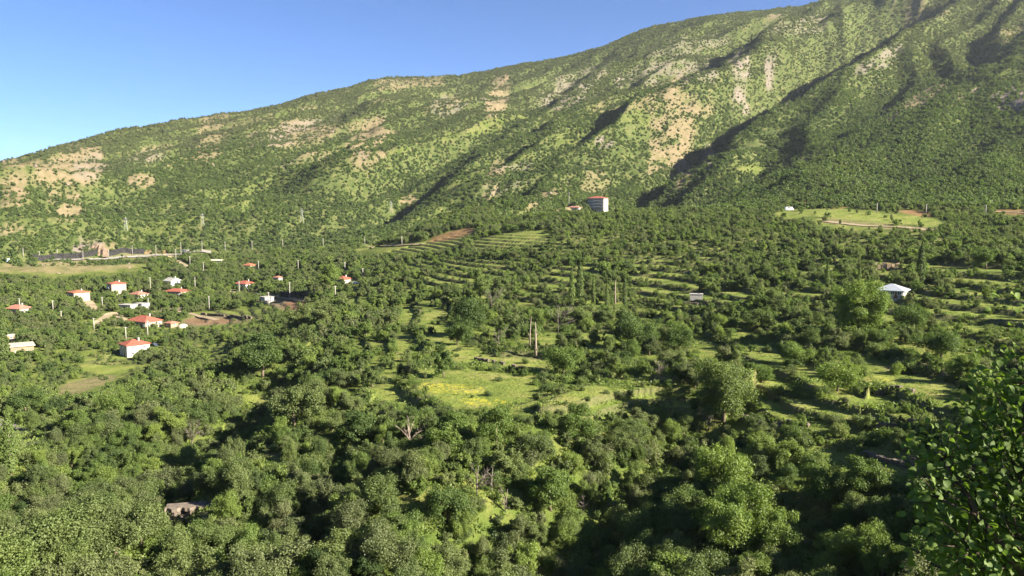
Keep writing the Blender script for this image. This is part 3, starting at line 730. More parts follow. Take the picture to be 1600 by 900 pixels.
# white water tank, ruin, vehicles
x, y, z = hit(1088, 467)
tk = empty('water_tank', (x, y, z), R(-12)); tag(tk, 'small white concrete water tank among the terraces left of the big round tree', 'water tank')
MB().box((0, 0, 0.6), (4.4, 3.0, 2.2)).build('tank_wall', M['white'], tk)
MB().box((0, 0, 1.78), (4.7, 3.3, 0.14)).build('lid', M['concrete'], tk)
MB().box((0.8, 0, 1.92), (0.7, 0.7, 0.12)).build('hatch', M['steel'], tk)
CLEAR.append((1078, 457, 1099, 466, 400, 0.05))
x, y, z = hit(1388, 420)
ru = empty('stone_ruin', (x, y, z), R(-8)); tag(ru, 'broken tan stone walls of a ruin above the tin roofed house', 'ruin')
rs = random.Random(5)
for k in range(7):
    wdt = rs.uniform(0.9, 1.6)
    MB().box((-5 + k * 1.65, rs.uniform(-.4, .4), 0.5), (wdt, 0.7, rs.uniform(1.6, 3.4)), rs.uniform(-.2, .2), 0.08).build('wall_stub', M['tan'], ru)
CLEAR.append((1372, 408, 1402, 420, 430, 0.1))
def vehicle(name, label, cat, px, py, yaw, L, Wd, H, paint_m, van=False):
    x, y, z = hit(px, py); root = empty(name, (x, y, z + 0.05), R(yaw)); tag(root, label, cat)
    h0 = 0.35; hb = H * (0.52 if not van else 0.45)
    prof = [(-L/2, h0), (L/2, h0), (L/2, hb * 0.95), (L * 0.30, hb * 1.05), (L * 0.16, H), (-L * 0.36, H), (-L * 0.48, hb * 1.1), (-L/2, hb)]
    if van: prof = [(-L/2, h0), (L/2, h0), (L/2, hb), (L * 0.42, hb * 1.15), (L * 0.33, H), (-L * 0.49, H), (-L/2, H * 0.9)]
    n = len(prof); v = [(a, -Wd / 2, b) for a, b in prof] + [(a, Wd / 2, b) for a, b in prof]
    f = [tuple(range(n)), tuple(range(2 * n - 1, n - 1, -1))] + [(i, i + n, (i + 1) % n + n, (i + 1) % n) for i in range(n)]
    MB().poly(v, f).build('body', M[paint_m], root)
    gb = MB()
    for s in (-1, 1): gb.box((-L * 0.08, s * (Wd / 2 + 0.005), (hb * 1.1 + H * 0.96) / 2), (L * 0.42, 0.03, (H - hb) * 0.6))
    gb.build('side_window', M['pane'], root)
    for sx in (-1, 1):
        for sy in (-1, 1):
            wme = MB().tube([(sx * L * 0.31, sy * (Wd / 2 - 0.18), 0.32), (sx * L * 0.31, sy * (Wd / 2 + 0.03), 0.32)], [0.33, 0.33], 12)
            wme.build('wheel', M['tyre'], root)
    r = math.hypot(x, y); k = F_PX / r
    CLEAR.append((px - L * 0.55 * k, py - H * k - 1, px + L * 0.55 * k, py, r + 5, 0.15))
    return root
vehicle('parked_van', 'white van parked on the road at the left end of the upper grassy slope', 'van', 1233, 329, 8, 6.2, 2.1, 2.6, 'car_white', True)
vehicle('parked_car', 'dark car parked right of the white two storey house', 'car', 241, 541, -35, 4.4, 1.75, 1.5, 'car_dark')
vehicle('parked_car', 'pale car parked at the right end of the village by the hipped roof house', 'car', 556, 444, 20, 4.4, 1.75, 1.5, 'car_white')
x, y, z = hit(10, 409)
ki = empty('roadside_kiosk', (x, y, z), R(-10)); tag(ki, 'small blue and white kiosk on the road at the far left', 'kiosk')
MB().box((0, 0, 1.2), (4, 3, 2.8)).build('wall', M['kiosk'], ki); MB().box((0, 0, 2.7), (4.6, 3.6, 0.2)).build('roof', M['white'], ki)
MB().box((0, -1.53, 1.5), (2.2, 0.06, 1.0)).build('window', M['pane'], ki)
x, y, z = hit(286, 512)
tp = crown_mesh('x', 1, 1, 0, 1, 3, 12, 0.2)[0]; bpy.data.meshes.remove(tp)
mb = MB(); rs = random.Random(9); NS = 14
for i in range(6):
    for k in range(NS):
        a = 2 * math.pi * k / NS; t = i / 5 * math.pi / 2
        rr = math.cos(t) * 2.6 * rs.uniform(0.92, 1.08); mb.v.append((rr * math.cos(a) * 1.3, rr * math.sin(a), math.sin(t) * 2.4 - 0.2))
for i in range(5):
    for k in range(NS): mb.f.append((i * NS + k, i * NS + (k + 1) % NS, (i + 1) * NS + (k + 1) % NS, (i + 1) * NS + k))
hs = mb.build('hay_stack', M['tarp'], None, True); hs.location = (x, y, z); tag(hs, 'pale domed haystack under a sheet beside the dull red outhouse', 'haystack')
CLEAR.append((280, 501, 292, 510, 460, 0.2))

# ------------------------------------------------------------------ roads and tracks
ROADS = []
def ribbon(name, pts, width, mat, lift=0.07):
    P = []
    for (a, b), (c, d) in zip(pts[:-1], pts[1:]):
        n = 14
        for k in range(n): P.append(hit(a + (c - a) * k / n, b + (d - b) * k / n))
    P.append(hit(*pts[-1]))
    P = np.array(P)
    for _ in range(3): P[1:-1] = (P[:-2] + 2 * P[1:-1] + P[2:]) / 4
    t = np.gradient(P[:, :2], axis=0); t /= np.linalg.norm(t, axis=1)[:, None] + 1e-9
    nrm = np.stack([-t[:, 1], t[:, 0]], 1)
    offs = np.linspace(-0.5, 0.5, 7); V = []; Fc = []
    for i in range(len(P)):
        zc = height(P[i, 0] + offs * width * nrm[i, 0], P[i, 1] + offs * width * nrm[i, 1])
        zz = np.maximum(zc, zc.mean()) + lift
        for k, o in enumerate(offs): V.append((P[i, 0] + o * width * nrm[i, 0], P[i, 1] + o * width * nrm[i, 1], float(zz[k])))
    for i in range(len(P) - 1):
        for k in range(6): Fc.append((i * 7 + k, i * 7 + k + 1, (i + 1) * 7 + k + 1, (i + 1) * 7 + k))
    ob = MB().poly(V, Fc).build(name, M[mat], None, True, 'structure')
    ROADS.append((P, width))
    return ob
ribbon('road', [(-60, 412), (60, 410), (150, 407), (240, 402), (330, 396)], 4.5, 'road')
ribbon('track', [(256, 399), (272, 405), (292, 417)], 5, 'track')
ribbon('track', [(150, 507), (168, 493), (182, 490), (200, 508)], 5, 'track')
ribbon('track', [(-20, 656), (20, 672), (56, 697)], 5.5, 'road')
ribbon('track', [(556, 386), (620, 384), (668, 381)], 5, 'track')
ribbon('road', [(1190, 326), (1260, 317), (1330, 321), (1420, 324), (1500, 329), (1640, 334)], 6, 'track')
ribbon('track', [(1290, 346), (1350, 353), (1410, 355), (1455, 360)], 7, 'track')
ribbon('track', [(400, 458), (440, 465), (480, 471)], 4, 'track')
ribbon('track', [(240, 487), (280, 486), (340, 500)], 4, 'track')
ribbon('track', [(135, 478), (140, 470), (150, 486)], 4, 'track')
ribbon('track', [(350, 452), (372, 458), (400, 453)], 4, 'track')

# ------------------------------------------------------------------ stone walls
def stone_wall(name, label, pts, h, mat, stone=0.55, thick=0.7, cat='stone wall', group=None, courses=3, dark=None):
    P = np.array([hit(*p) for p in pts])
    root = empty(name, tuple(P[0])); tag(root, label, cat, group)
    seg = np.linalg.norm(np.diff(P[:, :2], axis=0), axis=1); L = seg.sum(); s = np.concatenate([[0], np.cumsum(seg)])
    core = MB(); st = MB(); n = max(int(L / (stone * 1.3)), 4); rs = random.Random(hash(name) % 99 + len(label))
    last = None
    gap = 0
    for i in range(n + 1):
        t = L * i / n
        gap = rs.randint(2, 5) if cat == 'stone wall' and rs.random() < .16 else gap - 1
        x = float(np.interp(t, s, P[:, 0])) - P[0, 0]; y = float(np.interp(t, s, P[:, 1])) - P[0, 1]; z = float(height(x + P[0, 0], y + P[0, 1])) - P[0, 2]
        if last is not None and gap < 1:
            a = math.atan2(y - last[1], x - last[0]); d = math.hypot(x - last[0], y - last[1])
            core.box(((x + last[0]) / 2, (y + last[1]) / 2, min(z, last[2]) + h * 0.30 - 0.5), (d + 0.05, thick * 0.6, h * 0.7 + 1.0), a)
            for c in range(courses):
                st.box((x + rs.uniform(-.2, .2) * stone, y + rs.uniform(-.12, .12), z + h * (c + 0.5) / courses + rs.uniform(-.05, .05)), (stone * rs.uniform(0.9, 1.6), thick * rs.uniform(0.9, 1.25), h / courses * rs.uniform(0.75, 1.15)), a + rs.uniform(-.25, .25), 0.12)
        last = (x, y, z)
    core.build('core', M[mat], root)
    st.build('stones', M[dark or mat], root, False, 'stuff')
    return root
x, y, z = hit(60, 405)
stone_wall('retaining_wall', 'long dark stone retaining wall behind the road at the upper left', [(48, 407), (90, 405), (130, 403), (157, 401)], 5.2, 'dark_stone', 1.4, 1.2, 'retaining wall', None, 4)
stone_wall('retaining_wall', 'shorter dark retaining wall behind the road, below the track bend', [(160, 401), (195, 399), (224, 398)], 5.2, 'dark_stone', 1.4, 1.2, 'retaining wall', None, 4)
stone_wall('retaining_wall', 'grey retaining wall right of the concrete hut', [(437, 463), (470, 466), (500, 464)], 3.6, 'dark_stone', 0.9, 0.9, 'retaining wall')
stone_wall('garden_wall', 'brown stone terrace wall left of the concrete hut', [(250, 487), (300, 483), (350, 480), (404, 474)], 2.0, 'stone', 0.7, 0.8, 'stone wall')
stone_wall('garden_wall', 'dark terrace wall below the brown one, above the brown soil', [(314, 492), (350, 495), (395, 499)], 1.5, 'stone', 0.7, 0.8, 'stone wall')
stone_wall('dry_stone_wall', 'dry stone wall right of the big ash, along the lower edge of the wide right field', [(1158, 658), (1190, 662), (1225, 664), (1262, 668)], 0.75, 'stone', 0.36)
stone_wall('dry_stone_wall', 'ragged dry stone wall at the lower right end of the terraces', [(1370, 668), (1420, 668), (1470, 671), (1525, 672)], 0.75, 'stone', 0.36)
stone_wall('dry_stone_wall', 'short tumbled stone wall between the upper right terraces', [(1355, 607), (1385, 613), (1430, 615)], 0.75, 'stone', 0.36)
stone_wall('dry_stone_wall', 'shadowed stone terrace wall right of the dead trunk field', [(735, 561), (770, 567), (815, 577)], 0.75, 'stone', 0.36)
stone_wall('dry_stone_wall', 'low stone wall edge on the left of the white water tank', [(1060, 474), (1100, 476), (1140, 475)], 0.75, 'stone', 0.36)
stone_wall('dry_stone_wall', 'half buried stone wall under the brown soil patch on the right', [(1390, 583), (1430, 585), (1490, 588)], 0.75, 'stone', 0.36)
stone_wall('dry_stone_wall', 'low stone wall across the scrub below the right terraces', [(1330, 717), (1380, 722), (1440, 725)], 0.75, 'stone', 0.36)

# layered rock ledge low on the left, rock outcrop above the road
x, y, z = hit(292, 812)
lg = empty('rock_ledge', (x, y, z), R(12)); tag(lg, 'layered grey rock ledge jutting out of the shaded trees at lower left', 'rock ledge')
rs = random.Random(21); zz = -1.3
for k in range(8):
    th = rs.uniform(0.32, 0.62); mb = MB(); n = 16
    off = rs.uniform(-.4, .4); v = []
    for i in range(n + 1):
        xx = -3.0 + 6.0 * i / n; yy = -1.4 + off + 0.5 * math.sin(i * 1.1 + k) + rs.uniform(-.3, .3) + 0.05 * k
        v += [(xx, yy, zz), (xx, yy + rs.uniform(-.1, .1), zz + th), (xx, 1.3 + off, zz + th), (xx, 1.3 + off, zz)]
    f = []
    for i in range(n):
        a, b = i * 4, i * 4 + 4
        f += [(a, b, b + 1, a + 1), (a + 1, b + 1, b + 2, a + 2), (a + 2, b + 2, b + 3, a + 3), (a + 3, b + 3, b, a)]
    f += [(0, 1, 2, 3), (4 * n + 3, 4 * n + 2, 4 * n + 1, 4 * n)]
    mb.poly(v, f).build('rock_layer', M['rock'], lg); zz += th + 0.03
CLEAR.append((262, 778, 326, 808, 140, 0.08))
x, y, z = hit(140, 396)
oc = empty('rock_outcrop', (x, y + 8, z), 0); tag(oc, 'jagged brown rock outcrop standing above the dark retaining wall', 'rock outcrop')
for k in range(9):
    hgt = rs.uniform(7, 12) * (1 - abs(k - 4.5) / 8); mb = MB()
    cxx, cyy = -10 + k * 2.5, rs.uniform(-2, 3); n = 6; base = [(cxx + 4.6 * math.cos(a * math.pi / 3 + k), cyy + 4.6 * math.sin(a * math.pi / 3 + k), -4) for a in range(n)]
    mid = [(cxx + 1 + 3.6 * rs.uniform(.6, 1.1) * math.cos(a * math.pi / 3 + k), cyy + 3.6 * rs.uniform(.6, 1.1) * math.sin(a * math.pi / 3 + k), hgt * rs.uniform(.4, .7)) for a in range(n)]
    v = base + mid + [(cxx + 2.0, cyy, hgt)]
    f = [(i, (i + 1) % n, n + (i + 1) % n, n + i) for i in range(n)] + [(n + i, n + (i + 1) % n, 2 * n) for i in range(n)]
    mb.poly(v, f).build('rock_spike', M['dark_rock'], oc)
CLEAR.append((112, 376, 168, 397, 690, 0.1))
CLEAR.append((50, 393, 226, 409, 690, 0.05))
CLEAR.append((0, 409, 200, 421, 640, 0.2))
CLEAR.append((-4, 656, 34, 682, 245, 0.12)); CLEAR.append((24, 674, 60, 702, 215, 0.12))

# ------------------------------------------------------------------ poles and pylons
pole_protos = {}
def add_pole(px, py, hpx, label, group, wood=False):
    x, y, z = hit(px, py + hpx / 2); r = math.hypot(x, y); h = max(6.0, hpx / F_PX * r)
    root = empty('utility_pole', (x, y, z), R(random.uniform(-25, 25))); tag(root, label, 'utility pole', group)
    if 'm' not in pole_protos:
        pm = MB().tube([(0, 0, -0.12), (0, 0, 1)], [0.033, 0.020], 8).mesh('shaft', True); pm.materials.append(M['pole'])
        am = MB().box((0, 0, 0), (1.5, 0.14, 0.14)).mesh('crossarm'); am.materials.append(M['pole'])
        im = MB().tube([(0, 0, 0.08), (0, 0, 0.38)], [0.09, 0.06], 6).mesh('insulator'); im.materials.append(M['white'])
        pole_protos['m'] = (pm, am, im)
    pm, am, im = pole_protos['m']
    s = link('shaft', pm, root); s.scale = (h * (9 / h) , h * (9 / h), h)
    a = link('crossarm', am, root); a.location = (0, 0, h - 0.45)
    for t in (-0.6, 0, 0.6):
        i_ = link('insulator', im, a); i_.location = (t, 0, 0)
    CLEAR.append((px - 2, py - hpx / 2, px + 2, py + hpx / 2, r, 0.3))
POLES = [
 (37,402,12,'first pole from the left along the upper road'),(62,402,12,'second pole from the left along the upper road, at the wall end'),(90,401,12,'third pole along the upper road, before the long dark wall'),
 (130,400,13,'fourth pole along the upper road, in front of the rock outcrop'),(170,398,13,'fifth pole along the upper road, where the two dark walls meet'),(207,395,14,'sixth pole along the upper road, before the shorter wall'),
 (244,394,14,'seventh pole along the upper road, past the dark walls'),(275,399,16,'pole beside the bend of the pale dirt track'),(283,390,17,'pole left of the white flat roofed shed'),
 (316,388,16,'pole right of the white flat roofed shed'),(352,387,14,'lone pole on the road right of the sheds'),(394,384,13,'pole on the lower mountain above the highest orange roof'),
 (442,381,11,'small pole in the scrub right of the highest orange roof'),(505,379,12,'far pole in scrub above the red roof at the village end'),(570,379,12,'pole at the left end of the thin pale track'),
 (628,376,13,'pole at the right end of the thin pale track'),(297,408,13,'pole just below the pale dirt track'),(318,418,14,'pole in trees below the pale roofed shed'),
 (404,415,14,'pole right of the highest orange roof'),(466,414,15,'pole in trees left of the big bright tree'),(539,417,12,'pole behind the red roof at the village end'),
 (567,427,14,'pole in shade right of the village end'),(305,443,17,'pole between the cream bungalow and the blue grey house'),(374,449,18,'pole in front of the blue grey house'),
 (453,454,25,'tall pole beside the grey retaining wall'),(327,474,21,'tall pole in front of the brown terrace wall'),(420,467,20,'pole against the concrete hut'),(524,457,13,'pole right of the grey retaining wall'),
 (31,478,18,'pole in front of the pink roofed house at the left edge'),(83,479,15,'pole in dark trees left of the balcony house'),(96,496,12,'short pole in trees below the balcony house'),
 (160,473,11,'pole below the tall apartment house'),(147,507,16,'pole left of the village track'),(197,522,19,'pole behind the white two storey house'),
 (231,515,24,'pole below the wide red roofed house'),(235,443,17,'thick pole right of the tall apartment house'),(232,476,18,'pole beside the dark open shed'),
 (1370,326,14,'pole on the upper grassy slope'),(1447,328,14,'pole by the red earth bank at the end of the grassy slope'),(1540,329,14,'rightmost pole on the road across the mountain foot'),
 (889,312,22,'thin mast left of the low white house'),(1100,450,0,'')]
for px, py, hp, lb in POLES:
    if hp: add_pole(px, py, hp, 'pale ' + lb if not lb.startswith(('thick', 'tall', 'short', 'small', 'thin', 'lone')) else lb.replace('pole', 'pale pole', 1), 'utility poles of the village and roads')
def pylon(px, py, hpx, label):
    x, y, z = hit(px, py + hpx / 2); r = math.hypot(x, y); h = hpx / F_PX * r
    root = empty('power_pylon', (x, y, z), R(20)); tag(root, label, 'pylon', 'pylons on the mountain foot')
    mb = MB(); b = h * 0.12
    for sx in (-1, 1):
        for sy in (-1, 1): mb.tube([(sx * b, sy * b, -1), (sx * b * 0.2, sy * b * 0.2, h)], [0.11, 0.07], 4)
    for k in range(5):
        z0, z1 = h * k / 5, h * (k + 1) / 5; s0 = b * (1 - 0.8 * k / 5); s1 = b * (1 - 0.8 * (k + 1) / 5)
        for (a, c) in (((-1, -1), (1, -1)), ((1, -1), (1, 1)), ((1, 1), (-1, 1)), ((-1, 1), (-1, -1))):
            mb.tube([(a[0] * s0, a[1] * s0, z0), (c[0] * s1, c[1] * s1, z1)], [0.05, 0.05], 4)
    mb.build('lattice', M['steel'], root)
    for k, L in ((0.75, 0.20), (0.87, 0.16)):
        MB().box((0, 0, h * k), (h * L * 2, 0.25, 0.25)).build('crossarm', M['steel'], root)
    CLEAR.append((px - 3, py - hpx / 2, px + 3, py + hpx / 2 - 2, r, 0.15))
for px, py, hp, lb in ((197,351,18,'grey lattice pylon above the dark retaining wall, leftmost of the row'),(317,346,18,'grey lattice pylon in scrub, second in the row from the left'),(472,338,20,'grey lattice pylon in scrub, third in the row from the left'),(611,327,18,'grey lattice pylon in scrub nearest the red soil scar, last in the row')):
    pylon(px, py, hp, lb)
print('built', len(bpy.data.objects), round(time.time() - T0, 1))

# ------------------------------------------------------------------ special plants
def tinted(o, tint, grey=0.0):
    o['tint'] = float(tint); o['grey'] = float(grey)
def put_tree(k, loc, sx, sz, rz, tint, grey=0.0, name='broadleaf_tree'):
    root = empty(name, loc, rz)
    cm, tm = TREES[k]
    c = link('crown', cm, root); c.scale = (sx, sx, sz); tinted(c, tint, grey)
    t = link('trunk', tm, root); t.scale = (sx, sx, sz)
    return root
POP = []
for s in range(3):
    rng = np.random.default_rng(500 + s); n = 2600; h = 12.0
    zz = rng.uniform(0.06, 1, n); wid = 1.15 * np.sin(np.clip(zz * 1.08, 0, 1) ** 0.7 * math.pi) ** 0.7 + 0.1
    wid *= 0.8 + 0.35 * np.sin(zz * 23 + s * 2) ** 2
    a = rng.uniform(0, 2 * math.pi, n); q = rng.uniform(0.3, 1, n) ** 0.5
    C = np.stack([wid * q * np.cos(a), wid * q * np.sin(a), zz * h], 1); N = np.stack([np.cos(a), np.sin(a), np.full(n, 0.6)], 1)
    P, Fq = leaf_quads(rng, C, N, 0.34); me = np_mesh('crown', P, Fq); me.materials.append(M['leaf'])
    at = me.attributes.new('tone', 'FLOAT', 'FACE'); at.data.foreach_set('value', rng.uniform(0.2, 0.8, n).astype(np.float32))
    tm = MB().tube([(0, 0, -.5), (0, 0, 6), (0, 0, 11.4)], [0.2, 0.13, 0.03], 7).mesh('trunk', True); tm.materials.append(M['dead'])
    POP.append((me, tm))
def dead_mesh(seed, h, spread, n, r0):
    rs = random.Random(seed); mb = MB()
    mb.tube([(0, 0, -.4), (0, 0, h * .4), (rs.uniform(-.1, .1) * h, rs.uniform(-.1, .1) * h, h * .9)], [r0, r0 * .7, r0 * .2], 6)
    for k in range(n):
        z0 = h * rs.uniform(.1, .65); a = rs.uniform(0, 6.28); L = spread * rs.uniform(.6, 1.1); up = rs.uniform(.4, 1.3) * L
        e = Vector((math.cos(a) * L, math.sin(a) * L, min(z0 + up, h))); s = Vector((0, 0, z0)); m_ = s.lerp(e, .5) + Vector((0, 0, .1 * L))
        mb.tube([s, m_, e], [r0 * .45, r0 * .3, r0 * .12], 5)
        for _ in range(5):
            st = m_.lerp(e, rs.uniform(0, .9)); en = st + Vector((rs.uniform(-.5, .5), rs.uniform(-.5, .5), rs.uniform(.1, .7))) * L * .6
            mb.tube([st, en], [r0 * .2, r0 * .08], 4)
    me = mb.mesh('trunk', True); return me
EXCL = []     # plan circles kept free of automatic plants (x, y, radius)
CROWNS = []   # picture ellipses already covered by hand-set plants
def poplar(px, py, hpx, label, tint, thin=1.0, k=0, group='poplars'):
    x, y, z = hit(px, py); r = math.hypot(x, y); h = hpx / F_PX * r
    root = empty('poplar_tree', (x, y, z), random.uniform(0, 6)); tag(root, label, 'poplar', group)
    s = h / 12
    c = link('crown', POP[k % 3][0], root); c.scale = (s * thin, s * thin, s); tinted(c, tint, 0.15)
    t = link('trunk', POP[k % 3][1], root); t.scale = (s, s, s)
    EXCL.append((x, y, 2.0)); CLEAR.append((px - 5, py - hpx, px + 5, py - 2, r, 0.3))
for i, a in enumerate([(893,482,66,'pale slender poplar, leftmost of the row above the dead trunk',0.62,0.8),(906,470,66,'poplar with dark leafy top, second in the row above the dead trunk',0.4,0.95),(927,482,50,'slim poplar in the middle of the row above the dead trunk',0.6,0.7),
 (948,482,44,'short thin poplar right of the middle in the row above the dead trunk',0.58,0.65),(976,478,50,'dark poplar at the right end of the row above the dead trunk',0.3,0.8),(1438,446,62,'tall dark columnar poplar above the tin roofed house',0.22,1.0),
 (1292,452,44,'slender poplar in trees left of the tin roofed house',0.5,0.8),(1342,452,36,'short poplar just left of the tin roofed house',0.55,0.8),(6,565,66,'tall grey green poplar at the left edge beside the unfinished house',0.42,1.1),
 (17,745,98,'tall pale poplar at the left edge beside the grey road',0.55,0.95),(1112,760,60,'slim poplar like tree among dark trees low on the right',0.45,1.1)]):
    poplar(*a, k=i)
def dead_tree(px, py, hpx, label, mat='dead_dark', spread=0.45, n=8, r0=0.16, name='dead_tree'):
    x, y, z = hit(px, py); r = math.hypot(x, y); h = hpx / F_PX * r
    o = link(name, dead_mesh(int(px), h, h * spread, n, r0), None, M[mat]); o.location = (x, y, z); o.rotation_euler = (0, 0, random.uniform(0, 6))
    tag(o, label, 'dead tree' if name == 'dead_tree' else 'tree trunk'); EXCL.append((x, y, 1.2)); CLEAR.append((px - hpx * .3, py - hpx, px + hpx * .3, py - hpx * .25, r, 0.12 if py < 680 else 0.5))
dead_tree(837, 558, 62, 'tall bare dead trunk standing alone between the green fields', 'dead', 0.06, 5, 0.42, 'bare_trunk')
dead_tree(828, 545, 58, 'thinner bare trunk just behind the tall dead trunk', 'dead', 0.07, 4, 0.24, 'bare_trunk')
dead_tree(961, 480, 46, 'pale bare trunk standing among the poplars', 'dead', 0.06, 3, 0.36, 'bare_trunk')
dead_tree(779, 541, 30, 'leafless grey bush in the field left of the dead trunk', spread=0.5)
dead_tree(872, 520, 40, 'wide leafless grey tree right of the tall dead trunk', spread=0.7, n=14)
dead_tree(768, 480, 26, 'grey leafless treetop among dark trees in the middle', spread=0.7, n=12)
dead_tree(640, 700, 42, 'pale dead tree with forked branches below the big field', 'dead', 0.6, 10)
dead_tree(745, 775, 55, 'bare branching tree low in the middle of the slope', 'dead_dark', 0.45, 10)
dead_tree(768, 772, 48, 'grey bare stems right of the branching bare tree', 'dead_dark', 0.2, 7)
dead_tree(790, 800, 42, 'brown leafless shrub low in the middle of the slope', 'dead_dark', 0.3, 9)
dead_tree(1108, 672, 32, 'grey leafless tree in front of the big ash', 'dead_dark', 0.5, 12)
dead_tree(912, 800, 30, 'small grey bare tree in the dark ravine', 'dead_dark', 0.4, 9)
dead_tree(300, 700, 40, 'brownish bare tree on the left spur', 'dead_dark', 0.5, 14)
dead_tree(1400, 508, 26, 'reddish grey bare bush under the tin roofed house', 'dead_dark', 0.5, 14)
dead_tree(1029, 590, 24, 'pale leafless top among bushes left of the big ash', 'dead_dark', 0.6, 12)
def big_tree(px, py, hpx, wpx, label, tint, k, grey=0.0, cat='tree', group='large trees one can pick out'):
    x, y, z = hit(px, py); r = math.hypot(x, y); h = hpx / F_PX * r; w = wpx / F_PX * r
    ref = [(6.4, 7.0), (5.6, 7.4), (7.0, 6.4), (5.0, 7.2), (6.6, 6.8), (6.0, 7.6), (7.0, 6.8)][k]
    o = put_tree(k, (x, y, z - 0.1), w / ref[0], h / ref[1], random.uniform(0, 6), tint, grey); tag(o, label, cat, group)
    EXCL.append((x, y, w * 0.38)); CLEAR.append((px - wpx * .36, py - hpx * .95, px + wpx * .36, py - hpx * .2, r - w * 0.3, 0.4))
BIG = [(1130,662,104,100,'big grey green ash tree at the left end of the wide right field',0.62,6,0.35),(1340,528,88,80,'big bright green walnut tree left of the tin roofed house',0.85,6),
 (1133,775,85,85,'rounded light green tree below the dry stone wall by the ash',0.85,0),(1150,872,122,120,'largest light green tree low on the right, with many rounded lobes',0.8,6),(1215,880,90,80,'light green tree right of the largest low one',0.7,0),
 (1378,912,86,76,'bright round tree at the bottom edge left of the near branches',0.8,6),(1308,612,50,66,'bright wide tree at the left end of the upper right terraces',0.85,2),(1500,600,44,40,'bright round tree at the right end of the upper terraces',0.8,0),
 (1240,570,38,44,'bright tree above the wide right field',0.7,2),(515,455,45,38,'tall bright green tree in the right part of the village',0.8,1),(470,522,48,45,'pale grey green tree with light trunk below the red earth',0.7,5,0.6),
 (505,515,45,44,'pale feathery tree right of the light trunked one',0.7,3,0.7),(715,540,40,40,'dark bushy tree at the top of the left fields',0.35,0),(693,590,58,36,'upright bushy tree at the left of the terraced fields',0.4,3),
 (750,470,52,44,'feathery tree with visible trunk in the middle terraces',0.6,5,0.2),(880,585,50,60,'bushy tree right of the dead trunk',0.6,2),(735,520,60,60,'very dark leafy tree above the terraced fields',0.12,4),
 (985,545,62,60,'dark wide tree right of the poplar row',0.22,2),(460,668,70,80,'grey green round tree left of the big field',0.5,0,0.5),(410,590,70,66,'dark green tree left of centre above the spur',0.25,1),
 (300,760,66,66,'light tree standing on top of the rock ledge',0.65,2,0.2),(338,862,50,60,'round tree right of the rock ledge',0.5,0,0.3),(180,870,96,120,'wide grey green tree low at the left',0.45,6,0.45),
 (95,885,90,100,'broad olive green tree at the lower left corner',0.5,2,0.4),(222,862,62,70,'tree beside the dark ravine at lower left',0.55,0,0.3),(1000,860,80,90,'pale tree lit alone in the dark ravine',0.6,2,0.3),
 (900,690,60,60,'tree in front of the lower edge of the middle field',0.5,5),(860,800,80,80,'bright edged tree on the left of the dark ravine',0.6,1),(700,820,70,70,'dark rounded tree low in the middle',0.3,0),
 (600,800,66,70,'olive green tree low left of the middle',0.45,4,0.3),(560,700,66,70,'dark tree just below the left end of the big field',0.2,1),(640,650,0,0,'',0,0),(775,690,62,66,'light tree in front of the big field edge',0.6,5),
 (695,705,64,60,'fresh green tree below the middle of the big field',0.62,3),(1460,880,0,0,'',0,0),(1290,800,80,70,'dark green tree below the right scrub slope',0.35,2),(1350,790,80,60,'upright green tree below the right terraces',0.45,1),(1310,905,80,90,'bright bushy tree at the bottom edge right of the largest',0.9,5),
 (1180,520,40,44,'dark round tree left of the walnut',0.4,0,0.2),(1420,520,44,50,'dark tree below the tin roofed house',0.35,2),(1540,420,30,36,'round tree at the upper right edge',0.5,0),(1470,560,44,60,'dark bush tree beside the brown soil patch',0.3,2),
 (1189,598,30,44,'small round tree at the left end of the right terraces beside the ash',0.5,4),(1060,545,40,50,'dark tree above the ash',0.4,4),(120,680,40,40,'bright tree beside the grey road',0.6,1),(180,655,44,46,'round bright tree on the left valley side',0.72,2),(40,650,38,44,'dark tree above the grey road',0.3,0)]
for b in BIG:
    if b[2]: big_tree(*b)

# ------------------------------------------------------------------ automatic plants: candidates in plan
IW, IH = 400, 225                              # coarse picture for keep-clear and visibility bookkeeping
fy, fx = np.mgrid[0:IH, 0:IW]; fpx = fx * 4 + 2.0; fpy = fy * 4 + 2.0
clear_img = np.zeros((IH, IW)); clear_r = np.full((IH, IW), 0.0); 
fl_img = paint([f for f in FIELD if f[1] > 395 or f[5] >= 0.8], fpx, fpy, np.zeros(fpx.shape))
fl_img = np.maximum(fl_img, 0.8 * paint([f for f in DRY if f[1] > 395 and f[5] > .65], fpx, fpy, np.zeros(fpx.shape)))
fl_img = np.maximum(fl_img, paint(REDSOIL, fpx, fpy, np.zeros(fpx.shape)))
I_f = np.zeros((IH + 1, IW + 1)); I_f[1:, 1:] = fl_img.cumsum(0).cumsum(1)
def box_mean(x0, y0, x1, y1):
    a = np.clip((x0 / 4).astype(int), 0, IW); b = np.clip((x1 / 4).astype(int) + 1, 0, IW); c = np.clip((y0 / 4).astype(int), 0, IH); d = np.clip((y1 / 4).astype(int) + 1, 0, IH)
    n = np.maximum((b - a) * (d - c), 1)
    return (I_f[d, b] - I_f[c, b] - I_f[d, a] + I_f[c, a]) / n
def sample_grid(i):  # bilinear-free lookup of a grid attribute at plan points
    pass
def grid_at(arr, x, y):
    az = np.arctan2(x, y); r = np.hypot(x, y)
    i = np.clip(np.rint(np.interp(az, AZ, np.arange(NA))), 0, NA - 1).astype(int); j = np.clip(np.rint(np.interp(r, RR, np.arange(NR))), 0, NR - 1).astype(int)
    return arr[i, j]
SPC = 3.7
